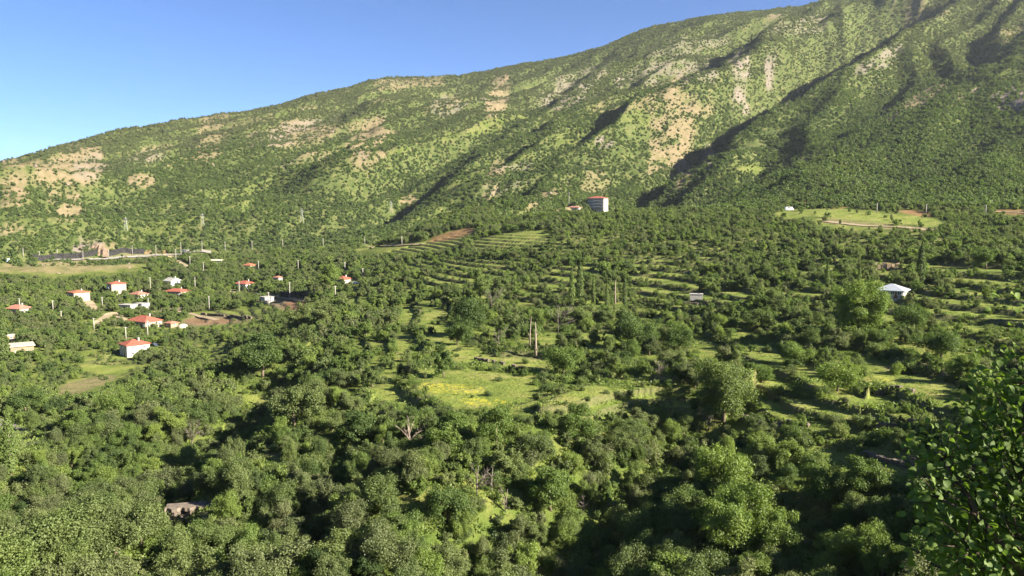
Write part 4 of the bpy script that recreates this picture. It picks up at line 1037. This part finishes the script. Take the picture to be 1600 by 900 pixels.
def candidates(r0, r1, amax, spc):
    n = int(r1 / spc) + 2
    gx, gy = np.meshgrid(np.arange(-n, n + 1) * spc, np.arange(0, n + 1) * spc)
    gx = gx.ravel() + RNG.uniform(-.48, .48, gx.size) * spc; gy = gy.ravel() + RNG.uniform(-.48, .48, gy.size) * spc
    r = np.hypot(gx, gy); a = np.arctan2(gx, gy)
    m = (r > r0) & (r < r1) & (np.abs(a) < amax)
    return gx[m], gy[m]
vx, vy = candidates(84, 850, R(44), SPC)
def edge_r(a): return 640 + 200 * sstep(R(4), R(-8), a)
_m = np.hypot(vx, vy) < edge_r(np.arctan2(vx, vy)); vx, vy = vx[_m], vy[_m]
vr = np.hypot(vx, vy); vz = height(vx, vy)
size_n = 0.5 + 0.5 * fbm(vx / 38 + 9, vy / 38, 3) + RNG.normal(0, 0.22, len(vx))
H = np.clip(2.0 + 5.0 * np.clip(size_n, 0, 1.25) ** 1.1, 1.6, 8.2)
ris = grid_at(np.clip(RISER, 0, 1), vx, vy); zon = grid_at(zone, vx, vy)
near = sstep(150, 128, vr)
opn = zon * sstep(-0.30, 0.12, fbm(vx / 42 - 4, vy / 26, 3)) * (vr < 520)
H = H * (1 - 0.48 * opn)
H = H + near * 0.8
upper_zone = sstep(400, 480, vr) * (vx > -60)
H = H * (1 - 0.18 * upper_zone)
wdt = H * RNG.uniform(0.6, 1.15, len(H)) * np.where(H < 3.4, 1.35, 1.0)
px, py = project(vx, vy, vz); 
k = F_PX / vr
x0, x1 = px - wdt * k * 0.45, px + wdt * k * 0.45; y1 = py; y0 = py - H * k
keep = RNG.uniform(0, 1, len(vx)) < np.clip((0.95 - 0.25 * sstep(4.2, 6.5, H) * sstep(420, 260, vr)) - 0.84 * opn * (1 - ris) - 0.10 * near, 0, 1)
fm = box_mean(x0, y0, x1, y1)
keep &= ~(fm > 0.10) | ((H < 2.4) & (fm < 0.22) & (RNG.uniform(0, 1, len(H)) < .7))
for q_ in (0.35, 0.7, 1.05):
    hx_, hy_ = vx - sun_dir.x / sun_dir.z * H * q_, vy - sun_dir.y / sun_dir.z * H * q_
    sx_, sy_ = project(hx_, hy_, height(hx_, hy_))
    v_ = fl_img[np.clip(sy_ / 4, 0, IH - 1).astype(int), np.clip(sx_ / 4, 0, IW - 1).astype(int)]
    keep &= ~((v_ > 0.45) & (H > 2.2) & (sy_ > 440) & (RNG.uniform(0, 1, len(H)) < 0.6))
keep |= (H < 4.2) & (py < 372) & (px > 1150) & (fm > 0.1) & (RNG.uniform(0, 1, len(H)) < 0.07)
for (a, b, c, d, rc, al) in CLEAR:
    ox = np.clip(np.minimum(x1, c) - np.maximum(x0, a), 0, None) / max(c - a, 1); oy = np.clip(np.minimum(y1, d) - np.maximum(y0, b), 0, None) / max(d - b, 1)
    keep &= ~((ox * oy > al * 0.35) & (vr < rc) & (oy > al))
    keep &= ~((ox > 0.02) & (oy > 0.3) & (np.abs(vr - rc) < 9) & (al < 0.5))
for (ex, ey, er) in EXCL: keep &= np.hypot(vx - ex, vy - ey) > er
for P, w_ in ROADS:
    dmin = np.full(len(vx), 1e9)
    for p in P[::2]: dmin = np.minimum(dmin, np.hypot(vx - p[0], vy - p[1]))
    keep &= dmin > w_ * 0.5 + 1.2
    rx, ry = project(P[:, 0], P[:, 1], P[:, 2])
    rr_ = np.hypot(P[:, 0], P[:, 1])
    for p, q, r_ in list(zip(rx, ry, rr_))[::2]:
        keep &= ~((x0 < p) & (x1 > p) & (y0 < q - 1) & (y1 > q) & (vr < r_) & (RNG.uniform(0, 1, len(H)) < 0.5))
sel = np.nonzero(keep)[0]
vx, vy, vz, vr, H, wdt, px, py = [a[sel] for a in (vx, vy, vz, vr, H, wdt, px, py)]
tint = np.clip(0.50 + 0.34 * fbm(vx / 45, vy / 45, 2) + RNG.normal(0, 0.21, len(vx)), 0.02, 1)
tint = np.clip(tint + np.where(RNG.uniform(0, 1, len(vx)) < 0.12, 0.3, 0), 0, 1)
grey = np.clip(0.34 + 0.6 * fbm(vx / 30 + 30, vy / 30, 2) + RNG.normal(0, 0.3, len(vx)), 0, 1) * np.where(tint > 0.8, 0.2, 1)
rot = RNG.uniform(0, 6.28, len(vx))
is_tree = H > 3.6
# which of them show, and how large: paint crowns far to near in a coarse id picture
ids = np.full((IH, IW), -1, int)
for i in np.argsort(-vr):
    kk = F_PX / vr[i] / 4; cxp = px[i] / 4; cyp = py[i] / 4 - H[i] * 0.55 * kk; a = max(wdt[i] * 0.46 * kk, .4); b = max(H[i] * 0.47 * kk, .4)
    xa, xb, ya, yb = int(max(cxp - a, 0)), int(min(cxp + a + 1, IW)), int(max(cyp - b, 0)), int(min(cyp + b + 1, IH))
    if xa >= xb or ya >= yb: continue
    sub = ids[ya:yb, xa:xb]
    e = ((fx[ya:yb, xa:xb] + .5 - cxp) / a) ** 2 + ((fy[ya:yb, xa:xb] + .5 - cyp) / b) ** 2
    sub[e <= 1] = i
cnt = np.bincount(ids[ids >= 0], minlength=len(vx))
N_BIG = len([b for b in BIG if b[2]])
order = np.argsort(-cnt)
ind_tree = [i for i in order if is_tree[i] and cnt[i] >= 3][:300 - N_BIG]
ind_bush = [i for i in order if not is_tree[i] and cnt[i] >= 3][:290]
print('plants', len(vx), len(ind_tree), len(ind_bush), round(time.time() - T0, 1))

LAND = [(211,541,'the white two storey house'),(224,497,'the wide red roofed house'),(183,447,'the tall apartment house'),(122,458,'the balcony house'),(28,479,'the pink roofed house'),(34,543,'the unfinished brick house'),
 (277,456,'the cream bungalow'),(383,443,'the blue grey house'),(417,466,'the concrete hut'),(536,435,'the village end red roof'),(300,800,'the rock ledge'),(838,525,'the tall dead trunk'),(690,620,'the big yellow field'),
 (745,555,'the upper stepped field'),(945,613,'the narrow middle field'),(1235,642,'the wide right field'),(1130,610,'the big ash'),(1340,490,'the walnut tree'),(1394,457,'the tin roofed house'),(1088,462,'the white water tank'),
 (1400,598,'the upper right terrace'),(1400,657,'the lower right terrace'),(1540,482,'the pale right edge field'),(935,440,'the poplar row'),(937,316,'the mountain foot block'),(1150,815,'the largest light tree'),(930,810,'the dark ravine'),
 (640,690,'the forked dead tree'),(745,755,'the bare branching tree'),(170,570,'the village field'),(30,675,'the grey road'),(420,720,'the dry grass spur'),(120,830,'the corner olive tree'),(460,640,'the grey green round tree'),
 (1335,340,'the upper grassy slope'),(1500,750,'the near leafy branches'),(600,850,'the bottom olive tree'),(1012,404,'the thin upper strip field'),(1230,790,'the shaded right hollow'),(560,700,'the field end tree'),(260,640,'the left valley side')]
def rel_label(i, kind):
    x, y = px[i], py[i] - H[i] * 0.5 * F_PX / vr[i]
    d = [((x - a) / 1.0) ** 2 + ((y - b) * 1.4) ** 2 for a, b, _ in LAND]; j = int(np.argmin(d)); a, b, nm = LAND[j]
    dx, dy = x - a, y - b; dd = math.sqrt(d[j])
    if abs(dx) > 2.2 * abs(dy): rel = 'left of' if dx < 0 else 'right of'
    elif abs(dy) > 2.2 * abs(dx): rel = 'above' if dy < 0 else 'below'
    else: rel = ('up and ' if dy < 0 else 'down and ') + ('left of' if dx < 0 else 'right of')
    q = 'close ' if dd < 45 else ('well ' if dd > 95 else '')
    tn = tint[i]; tone = 'very dark green' if tn < 0.2 else 'dark green' if tn < 0.38 else 'mid green' if tn < 0.6 else 'light green' if tn < 0.8 else 'bright yellow green'
    if grey[i] > 0.6: tone = 'olive grey'
    rat = wdt[i] / H[i]
    shp = 'upright' if rat < 0.82 else ('broad' if rat > 1.0 else 'rounded')
    if kind == 'bush': shp = 'low broad' if rat > 1.35 else ('taller' if H[i] > 2.9 else 'small round')
    return f'{shp} {tone} {kind} {q}{rel} {nm}'.replace('and left', '/ left').replace('up / ', 'up and ').replace('down / ', 'down and '), x, y
def label_all(lst, kind):
    out = {}; by = {}
    for i in lst:
        lb, x, y = rel_label(i, kind); by.setdefault(lb, []).append((x, y, i))
    names = {2: ['left hand', 'right hand'], 3: ['leftmost', 'middle', 'rightmost']}
    for lb, g in by.items():
        g.sort()
        for n, (x, y, i) in enumerate(g):
            if len(g) == 1: out[i] = lb
            elif len(g) == 2:
                ys = g[0][1] - g[1][1]
                if abs(ys) > abs(g[0][0] - g[1][0]): out[i] = lb + (', the higher one' if (y < g[1 - n][1]) else ', the lower one')
                else: out[i] = lb + (', the left one' if n == 0 else ', the right one')
            elif len(g) == 3: out[i] = lb + [', leftmost of three', ', middle of three', ', rightmost of three'][n]
            else:
                o_ = ['first', 'second', 'third', 'fourth', 'fifth', 'sixth', 'seventh', 'eighth', 'ninth']
                out[i] = lb + (', ' + o_[n] + ' from left' if n < 9 else '')
    for i, lb in out.items():
        if len(lb.replace(',', ' ').split()) > 16: lb = lb.replace(' close ', ' ').replace(' well ', ' ').replace('very dark', 'dark').replace(' green ', ' ', 1)
        out[i] = lb
    return out
def zone_group(i, kind):
    if px[i] < 560 and py[i] < 620: return kind + ' in and around the village'
    if py[i] > 660: return kind + ' on the near slope'
    return kind + ' on the terraces'
TREF = [(6.4, 7.0), (5.6, 7.4), (7.0, 6.4), (5.0, 7.2), (6.6, 6.8), (6.0, 7.6), (7.0, 6.8)]
BREF = [(3.4, 2.6), (4.0, 2.4), (2.8, 3.0), (4.6, 2.8)]
lab = label_all(ind_tree, 'tree')
for n, i in enumerate(ind_tree):
    kx = int(RNG.integers(0, 6))
    o = put_tree(kx, (vx[i], vy[i], vz[i] - 0.1), wdt[i] / TREF[kx][0], H[i] / TREF[kx][1], rot[i], tint[i], grey[i]); tag(o, lab[i], 'tree', zone_group(i, 'trees'))
lab = label_all(ind_bush, 'bush')
for i in ind_bush:
    kx = int(RNG.integers(0, 4))
    o = link('bush', BUSHES[kx]); o.location = (vx[i], vy[i], vz[i] - 0.1); o.scale = (wdt[i] / BREF[kx][0], wdt[i] / BREF[kx][0], H[i] / BREF[kx][1]); o.rotation_euler = (0, 0, rot[i])
    tinted(o, tint[i], grey[i]); tag(o, lab[i], 'bush', zone_group(i, 'bushes'))

# ------------------------------------------------------------------ the uncountable rest: instances on points
def scatter(name, protos, x, y, z, sx, sz, rz, tn, gr, pick, label=None, cat=None):
    me = bpy.data.meshes.new(name); n = len(x); me.vertices.add(n)
    me.vertices.foreach_set('co', np.stack([x, y, z], 1).astype(np.float32).ravel())
    for nm, typ, arr in (('tint', 'FLOAT', tn), ('grey', 'FLOAT', gr), ('rz', 'FLOAT', rz), ('pick', 'INT', pick)):
        a = me.attributes.new(nm, typ, 'POINT'); a.data.foreach_set('value', np.asarray(arr).astype(np.int32 if typ == 'INT' else np.float32))
    a = me.attributes.new('sc', 'FLOAT_VECTOR', 'POINT'); a.data.foreach_set('vector', np.stack([sx, sx, sz], 1).astype(np.float32).ravel())
    o = link(name, me, None, None, 'stuff')
    if label: o['label'] = label; o['category'] = cat
    coll = bpy.data.collections.new(name + ' shapes')
    for k_, pm in enumerate(protos):
        q = bpy.data.objects.new(f'{name}_shape_{k_:02d}', pm); coll.objects.link(q)
    ng = bpy.data.node_groups.new(name, 'GeometryNodeTree'); ng.interface.new_socket('Geometry', in_out='INPUT', socket_type='NodeSocketGeometry'); ng.interface.new_socket('Geometry', in_out='OUTPUT', socket_type='NodeSocketGeometry')
    nd = ng.nodes; gi = nd.new('NodeGroupInput'); go = nd.new('NodeGroupOutput'); ip = nd.new('GeometryNodeInstanceOnPoints'); ci = nd.new('GeometryNodeCollectionInfo')
    ci.inputs['Collection'].default_value = coll; ci.inputs['Separate Children'].default_value = True; ci.inputs['Reset Children'].default_value = True
    def na(nm, typ):
        q = nd.new('GeometryNodeInputNamedAttribute'); q.data_type = typ; q.inputs['Name'].default_value = nm; return q.outputs['Attribute']
    cv = nd.new('ShaderNodeCombineXYZ'); e2 = nd.new('FunctionNodeEulerToRotation')
    L = ng.links.new
    L(na('rz', 'FLOAT'), cv.inputs[2]); L(cv.outputs[0], e2.inputs[0])
    L(gi.outputs[0], ip.inputs['Points']); L(ci.outputs[0], ip.inputs['Instance']); ip.inputs['Pick Instance'].default_value = True
    L(na('pick', 'INT'), ip.inputs['Instance Index']); L(e2.outputs[0], ip.inputs['Rotation']); L(na('sc', 'FLOAT_VECTOR'), ip.inputs['Scale'])
    L(ip.outputs[0], go.inputs[0])
    md = o.modifiers.new('scatter', 'NODES'); md.node_group = ng
    return o
done = np.zeros(len(vx), bool); done[ind_tree] = True; done[ind_bush] = True
TC = [t[0] for t in TREES]
for nm, m_, protos, ref in (
    ('woodland', ~done & is_tree & (vr < 210), TC, TREF),
    ('woodland', ~done & is_tree & (vr >= 210), MIDTREES, [(6.4, 7.0), (5.6, 7.4), (7.0, 6.4), (5.0, 7.2)]),
    ('undergrowth', ~done & ~is_tree, BUSHES, BREF)):
    s = np.nonzero(m_)[0]; pk = RNG.integers(0, len(protos), len(s)); rw = np.array([a[0] for a in ref])[pk]; rh = np.array([a[1] for a in ref])[pk]
    scatter(nm, protos, vx[s], vy[s], vz[s] - 0.1, wdt[s] / rw, H[s] / rh, rot[s], tint[s], grey[s], pk)

# low growth that fills the gaps between the trees of the near slopes
ux, uy = candidates(96, 480, R(41), 2.3)
ufd = np.maximum(grid_at(A_field, ux, uy), 0.8 * grid_at(A_dry, ux, uy)); ur = np.hypot(ux, uy)
upx, upy = project(ux, uy, height(ux, uy)); ufd = ufd * ((upy < 662) | (upx > 1150) | (upx < 350))
kp = (RNG.uniform(0, 1, len(ux)) < np.maximum(np.where(ufd > 0.35, 0.03, 0.72) * sstep(340, 240, ur), 0.75 * grid_at(np.clip(RISER, 0, 1) * (zone > 0.3), ux, uy)))
upx, upy = project(ux, uy, height(ux, uy))
for (ex, ey, er) in EXCL: kp &= np.hypot(ux - ex, uy - ey) > er * 0.6
for P, w_ in ROADS:
    for p in P[::2]: kp &= np.hypot(ux - p[0], uy - p[1]) > w_ * 0.5 + 1.0
for (a, b, c, d, rc, al) in CLEAR: kp &= ~((upx > a) & (upx < c) & (upy > b) & (upy - 12 < d) & (ur < rc) & (al < 0.2))
ux, uy = ux[kp], uy[kp]; n = len(ux); us = RNG.uniform(0.28, 0.72, n) * np.where(upy[kp] > 662, 1.45, 1.0)
pk = RNG.integers(0, 4, n)
scatter('low_undergrowth', BUSHES, ux, uy, height(ux, uy) - 0.1, us, us * RNG.uniform(.7, 1.2, n), RNG.uniform(0, 6.28, n), np.clip(0.55 + 0.3 * fbm(ux / 20, uy / 20, 2) + RNG.normal(0, .2, n), 0, 1), np.clip(RNG.normal(.3, .3, n), 0, 1), pk)

# mountain scrub
NM = 900000
ma = RNG.uniform(R(-42), R(42), NM); mr = np.sqrt(RNG.uniform(560 ** 2, 2620 ** 2, NM))
thin = RNG.uniform(0, 1, NM) < np.clip(1.25 - mr / 2600, 0.35, 1) ; ma, mr = ma[thin], mr[thin]
mx, my = np.sin(ma) * mr, np.cos(ma) * mr
mr_ridge = np.interp(ma, ridge_az, ridge_r)
mz = height(mx, my)
uu = mx * DY - my * DX; vv = mx * DX + my * DY
dn = 0.5 + 0.9 * fbm(uu / 90 + 3, vv / 240, 4) + 0.35 * fbm(mx / 30, my / 30, 3)
bare = np.maximum(grid_at(A_dry, mx, my), np.maximum(grid_at(A_scree, mx, my), 0.9 * grid_at(A_field, mx, my)))
bare = np.maximum(bare, grid_at(A_red, mx, my))
keep = (mr < mr_ridge + 25) & (RNG.uniform(0, 1, len(mx)) < np.clip(0.22 + 2.5 * dn, 0.10, 1.0) * (1 - 0.86 * np.clip(bare * 1.1, 0, 1)))
keep &= mr > edge_r(ma)
for P, w_ in ROADS:
    for p in P[::4]: keep &= (mx - p[0]) ** 2 + (my - p[1]) ** 2 > (w_ * 0.5 + 4.0) ** 2
mpx, mpy = project(mx, my, mz); mk = F_PX / mr
for (a, b, c, d, rc, al) in CLEAR:
    if rc > 550: keep &= ~((mpx > a - 2 * mk) & (mpx < c + 2 * mk) & (mpy > b) & (mpy - 4 * mk < d) & (mr < rc + 6))
s = np.nonzero(keep)[0]; mx, my, mz, mr = mx[s], my[s], mz[s], mr[s]; n = len(s)
hs_ = RNG.uniform(0.42, 1.08, n) * np.clip(0.85 + 0.35 * dn[s], 0.6, 1.3) * np.where(RNG.uniform(0, 1, n) < .25, .6, 1)
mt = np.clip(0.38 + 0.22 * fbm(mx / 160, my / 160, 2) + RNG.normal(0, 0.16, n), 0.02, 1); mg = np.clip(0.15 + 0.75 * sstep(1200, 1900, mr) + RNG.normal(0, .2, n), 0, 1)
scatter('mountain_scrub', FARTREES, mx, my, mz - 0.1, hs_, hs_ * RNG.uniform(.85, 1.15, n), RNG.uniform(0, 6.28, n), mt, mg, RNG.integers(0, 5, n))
print('mountain scrub', n, round(time.time() - T0, 1))

# loose rock and small crags on the bare ground of the mountain
ROCKS = []
for q_ in range(4):
    rs = random.Random(60 + q_); bmx = bmesh.new(); bmesh.ops.create_icosphere(bmx, subdivisions=1, radius=1.0)
    for v in bmx.verts: v.co = Vector((v.co.x * rs.uniform(.7, 1.5), v.co.y * rs.uniform(.6, 1.1), v.co.z * rs.uniform(.45, 1.1)))
    me = bpy.data.meshes.new('rock'); bmx.to_mesh(me); bmx.free(); me.materials.append(M['crag']); ROCKS.append(me)
NRK = 160000
ra = RNG.uniform(R(-40), R(40), NRK); rr_k = np.sqrt(RNG.uniform(640 ** 2, 2500 ** 2, NRK)); kx, ky = np.sin(ra) * rr_k, np.cos(ra) * rr_k
pr = 0.55 * grid_at(A_scree, kx, ky) + 0.16 * grid_at(A_dry, kx, ky) + 0.05 * sstep(0.9, 1.5, grid_at(crest, kx, ky))
kp = (RNG.uniform(0, 1, NRK) < pr) & (rr_k < np.interp(ra, ridge_az, ridge_r)); kx, ky = kx[kp], ky[kp]; n = len(kx)
ks = RNG.uniform(0.5, 1.4, n) * np.where(RNG.uniform(0, 1, n) < .10, 2.2, 1)
scatter('mountain_rocks', ROCKS, kx, ky, height(kx, ky), ks, ks, RNG.uniform(0, 6.28, n), np.zeros(n), np.zeros(n), RNG.integers(0, 4, n))
print('rocks', n)

# grass and weeds on the open ground
TUFT = []
for s in range(3):
    rng = np.random.default_rng(700 + s); n_ = 46
    C = np.stack([rng.normal(0, .35, n_), rng.normal(0, .35, n_), rng.uniform(0.02, .38, n_)], 1); N = np.stack([rng.normal(0, 1, n_), rng.normal(0, 1, n_), rng.uniform(.3, 1, n_)], 1)
    P, Fq = leaf_quads(rng, C, N, 0.24, 0.5); me = np_mesh('tuft', P, Fq); me.materials.append(M['leaf'])
    at = me.attributes.new('tone', 'FLOAT', 'FACE'); at.data.foreach_set('value', rng.uniform(0.3, 1, n_).astype(np.float32)); TUFT.append(me)
tx, ty = candidates(100, 330, R(38), 1.15)
fd = grid_at(A_field, tx, ty); tr_ = np.hypot(tx, ty)
nf_ = fbm(tx / 6, ty / 6, 3)
kp = RNG.uniform(0, 1, len(tx)) < np.where(fd > 0.3, 0.10 + 0.4 * sstep(0.1, 0.5, nf_), 0.42) * sstep(330, 200, tr_)
tx, ty = tx[kp], ty[kp]; fd = fd[kp]; n = len(tx)
sc_ = RNG.uniform(0.6, 1.5, n) * np.where(fd > .3, .7, 1.4)
scatter('grass', TUFT, tx, ty, height(tx, ty), sc_, sc_ * RNG.uniform(.7, 1.2, n), RNG.uniform(0, 6.28, n), np.clip(RNG.normal(0.75, 0.15, n), 0.3, 1), np.clip(RNG.normal(.1, .2, n), 0, 1), RNG.integers(0, 3, n))
print('grass', n, round(time.time() - T0, 1))

# ------------------------------------------------------------------ the near tree at the right edge
tb = np.array([6.6, 7.4]); tzb = float(height(tb[0], tb[1]))
nt = empty('leafy_tree', (tb[0], tb[1], tzb)); tag(nt, 'near tree with large dark leaves reaching in at the right edge', 'tree')
org = Vector((tb[0], tb[1], tzb))
def P3(px, py, r): return Vector(tuple(float(v) for v in at_range(px, py, r))) - org
LOBES = [(1610,645,8.2,.55),(1600,585,8.2,.32),(1680,760,8.3,1.1),(1500,735,7.6,.46),(1560,800,7.6,.62),(1490,830,7.3,.36),(1750,620,8.6,1.1),(1500,890,7.4,.40),(1730,900,8.2,1.3),(1465,705,7.5,.26),(1580,720,8.0,.55),(1590,880,7.8,.6),(1455,770,7.4,.26),(1545,660,8.0,.30),(1860,760,8.8,1.3),(1640,980,8,.9)]
tk_ = MB(); top = Vector((0.1, -0.1, 2.9)); fork = P3(1640, 960, 7.7)
tk_.tube([(0, 0, -.5), (0.0, 0.0, 1.0), tuple(fork.lerp(Vector((0, 0, 1.6)), .5)), tuple(fork)], [.17, .14, .11, .085], 10)
tk_.build('trunk', M['dark_bark'], nt, True)
def branch(pts, r0, r1):
    n = len(pts); MB().tube([tuple(p) for p in pts], [r0 + (r1 - r0) * i / (n - 1) for i in range(n)], 7).build('branch', M['dark_bark'], nt, True)
branch([fork, P3(1590, 885, 7.6), P3(1530, 810, 7.5), P3(1505, 760, 7.5), P3(1460, 705, 7.5)], .05, .012)
branch([P3(1525, 805, 7.5), P3(1500, 795, 7.3), P3(1462, 775, 7.3)], .018, .006)
branch([fork, P3(1640, 830, 8.0), P3(1610, 720, 8.1), P3(1595, 600, 8.2)], .05, .012)
branch([fork, P3(1700, 850, 8.2), P3(1740, 700, 8.5), P3(1760, 560, 8.6)], .06, .015)
branch([P3(1590, 885, 7.6), P3(1530, 890, 7.4), P3(1485, 860, 7.3)], .022, .006)
branch([P3(1620, 760, 8.1), P3(1580, 720, 8.0), P3(1545, 665, 8.0)], .022, .007)
branch([P3(1505, 760, 7.5), P3(1520, 735, 7.5), P3(1530, 710, 7.6)], .016, .006)
branch([fork, P3(1800, 860, 8.6), P3(1880, 760, 8.9)], .05, .015)
for e_ in ((8.2, 5.2, -0.4), (7.6, 5.6, 1.2), (9.4, 4.4, 0.8), (9.0, 7.2, 1.2)): branch([fork, fork.lerp(Vector(e_) - org, .5) + Vector((0, 0, .2)), Vector(e_) - org], .06, .012)  # limbs out of view, added toward the shading lobes
rs = random.Random(4)
tw = MB()
for (a, b, r_, rad) in LOBES:
    c = P3(a, b, r_)
    for _ in range(int(6 + 9 * rad)):
        q = Vector((rs.gauss(0, 1), rs.gauss(0, 1), rs.gauss(0.2, 1))).normalized() * rad * rs.uniform(.7, 1.05)
        st = c + (fork - c).normalized() * rad * rs.uniform(.1, .8); en = c + q
        tw.tube([st, st.lerp(en, .5) + Vector((0, 0, .05 * rad)), en], [.009, .006, .003], 5)
tw.build('twigs', M['dark_bark'], nt, True, 'stuff')
rng = np.random.default_rng(77)
LP, LS, LR = [], [], []
for (a, b, r_, rad) in LOBES:
    c = P3(a, b, r_); n = int(270 * (rad / .5) ** 2.2) if a < 1700 else int(150 * (rad / .5) ** 2)
    q = rng.normal(0, 1, (n, 3)); q /= np.linalg.norm(q, axis=1)[:, None]; q *= (rng.uniform(0.05, 1.1, n) ** 0.42)[:, None] * rad
    q += 0.10 * rad * rng.normal(0, 1, q.shape)
    LP.append(np.array(c) + q)
for (wx_, wy_, wz_, rad) in ((9.4, 4.6, 0.8, 1.1), (9.0, 7.4, 0.6, 1.3)):  # unseen leaf lobes added on the sun side to shade the leaves in view
    n = int(240 * (rad / .5) ** 2); q = rng.normal(0, 1, (n, 3)); q /= np.linalg.norm(q, axis=1)[:, None]; q *= (rng.uniform(0.05, 1.1, n) ** 0.42)[:, None] * rad
    LP.append(np.array((wx_, wy_, wz_)) - np.array(org) + q)
LP = np.concatenate(LP)
nl = len(LP)
NL = np.stack([rng.normal(0.25, .5, nl), rng.normal(-.35, .5, nl), rng.normal(.75, .35, nl)], 1); NL /= np.linalg.norm(NL, axis=1)[:, None]
UL = np.cross(NL, rng.normal(0, 1, (nl, 3))); UL /= np.linalg.norm(UL, axis=1)[:, None]; UL[:, 2] -= .35; UL /= np.linalg.norm(UL, axis=1)[:, None]
VL = np.cross(NL, UL); VL /= np.linalg.norm(VL, axis=1)[:, None]; NL = np.cross(UL, VL)
SL = rng.uniform(.042, .09, nl)
prof = [(0, 0), (.12, .26), (.32, .40), (.55, .40), (.78, .24), (1.0, 0)]
lv = [(t, 0, 0.10 * math.sin(t * 3) - .12 * t * t) for t, _ in prof] + [(t, w, .10 * w + 0.10 * math.sin(t * 3) - .12 * t * t + .04) for t, w in prof[1:-1]] + [(t, -w, .10 * w + 0.10 * math.sin(t * 3) - .12 * t * t + .04) for t, w in prof[1:-1]]
lf = []
for side in (6, 10):
    seq = [0] + [side + k for k in range(4)] + [5]
    for k in range(5):
        m4 = [k, k + 1, seq[k + 1], seq[k]]; m4 = list(dict.fromkeys(m4)); lf.append(tuple(m4 if side == 6 else m4[::-1]))
lv = np.array(lv)
gx, gy, gz = LP[:, 0] + org.x, LP[:, 1] + org.y, LP[:, 2] + org.z
lpx, lpy = project(gx, gy, gz); ld = np.sqrt(gx ** 2 + gy ** 2 + gz ** 2)
inframe = (lpx < 1598) & (lpy < 898)
score = np.where(inframe, SL / ld + 0.03 * rng.uniform(0, 1, nl) * 0 + 0.004 * (9 - ld), -1)
pick = np.argsort(-score)[:300]; pk_set = np.zeros(nl, bool); pk_set[pick] = True
leaf_me = bpy.data.meshes.new('leaf'); leaf_me.from_pydata([tuple(v) for v in lv], [], lf); leaf_me.update(); leaf_me.materials.append(M['near_leaf'])
for p in leaf_me.polygons: p.use_smooth = True
for i in pick:
    o = link('leaf', leaf_me, nt)
    mt_ = Matrix((UL[i], VL[i], NL[i])).transposed().to_4x4() @ Matrix.Diagonal((SL[i], SL[i], SL[i], 1)); mt_.translation = LP[i]
    o.matrix_local = mt_; tinted(o, float(rng.uniform(.5, 1.0)))
rest = np.nonzero(~pk_set)[0]; nv = len(lv)
V = (LP[rest][:, None, :] + SL[rest][:, None, None] * (lv[None, :, 0, None] * UL[rest][:, None, :] + lv[None, :, 1, None] * VL[rest][:, None, :] + lv[None, :, 2, None] * NL[rest][:, None, :])).reshape(-1, 3)
me = bpy.data.meshes.new('foliage')
tri = []
for f in lf:
    tri += [(f[0], f[1], f[2])] + ([(f[0], f[2], f[3])] if len(f) == 4 else [])
tri = np.array(tri); Fq = (np.arange(len(rest))[:, None, None] * nv + tri[None]).reshape(-1, 3)
me = np_mesh('foliage', V, Fq, True); me.materials.append(M['near_leaf'])
at = me.attributes.new('tone', 'FLOAT', 'FACE'); at.data.foreach_set('value', np.repeat(rng.uniform(0, 1, len(rest)), len(tri)).astype(np.float32))
fo = link('foliage', me, nt, None, 'stuff'); tinted(fo, 0.75)
print('near tree leaves', nl, round(time.time() - T0, 1))

# ------------------------------------------------------------------ air between the camera and the mountain
HAZE_TOP = float(Z.max()) + 12
hz = MB().poly([(sx, sy, sz) for sx in (-9050, 9050) for sy in (-9050, 9050) for sz in (float(Z.min()) - 1, HAZE_TOP)], [(0, 1, 3, 2), (4, 6, 7, 5), (0, 4, 5, 1), (2, 3, 7, 6), (0, 2, 6, 4), (1, 5, 7, 3)])
tz_ = NT('haze air'); pv = tz_.n('ShaderNodeVolumePrincipled'); pv.inputs['Density'].default_value = 0.00003; pv.inputs['Color'].default_value = (0.80, 0.88, 1.0, 1); pv.inputs['Anisotropy'].default_value = 0.2
tz_.l(pv.outputs[0], tz_.out.inputs['Volume'])
hz.build('haze', tz_.m, None, False, 'stuff')
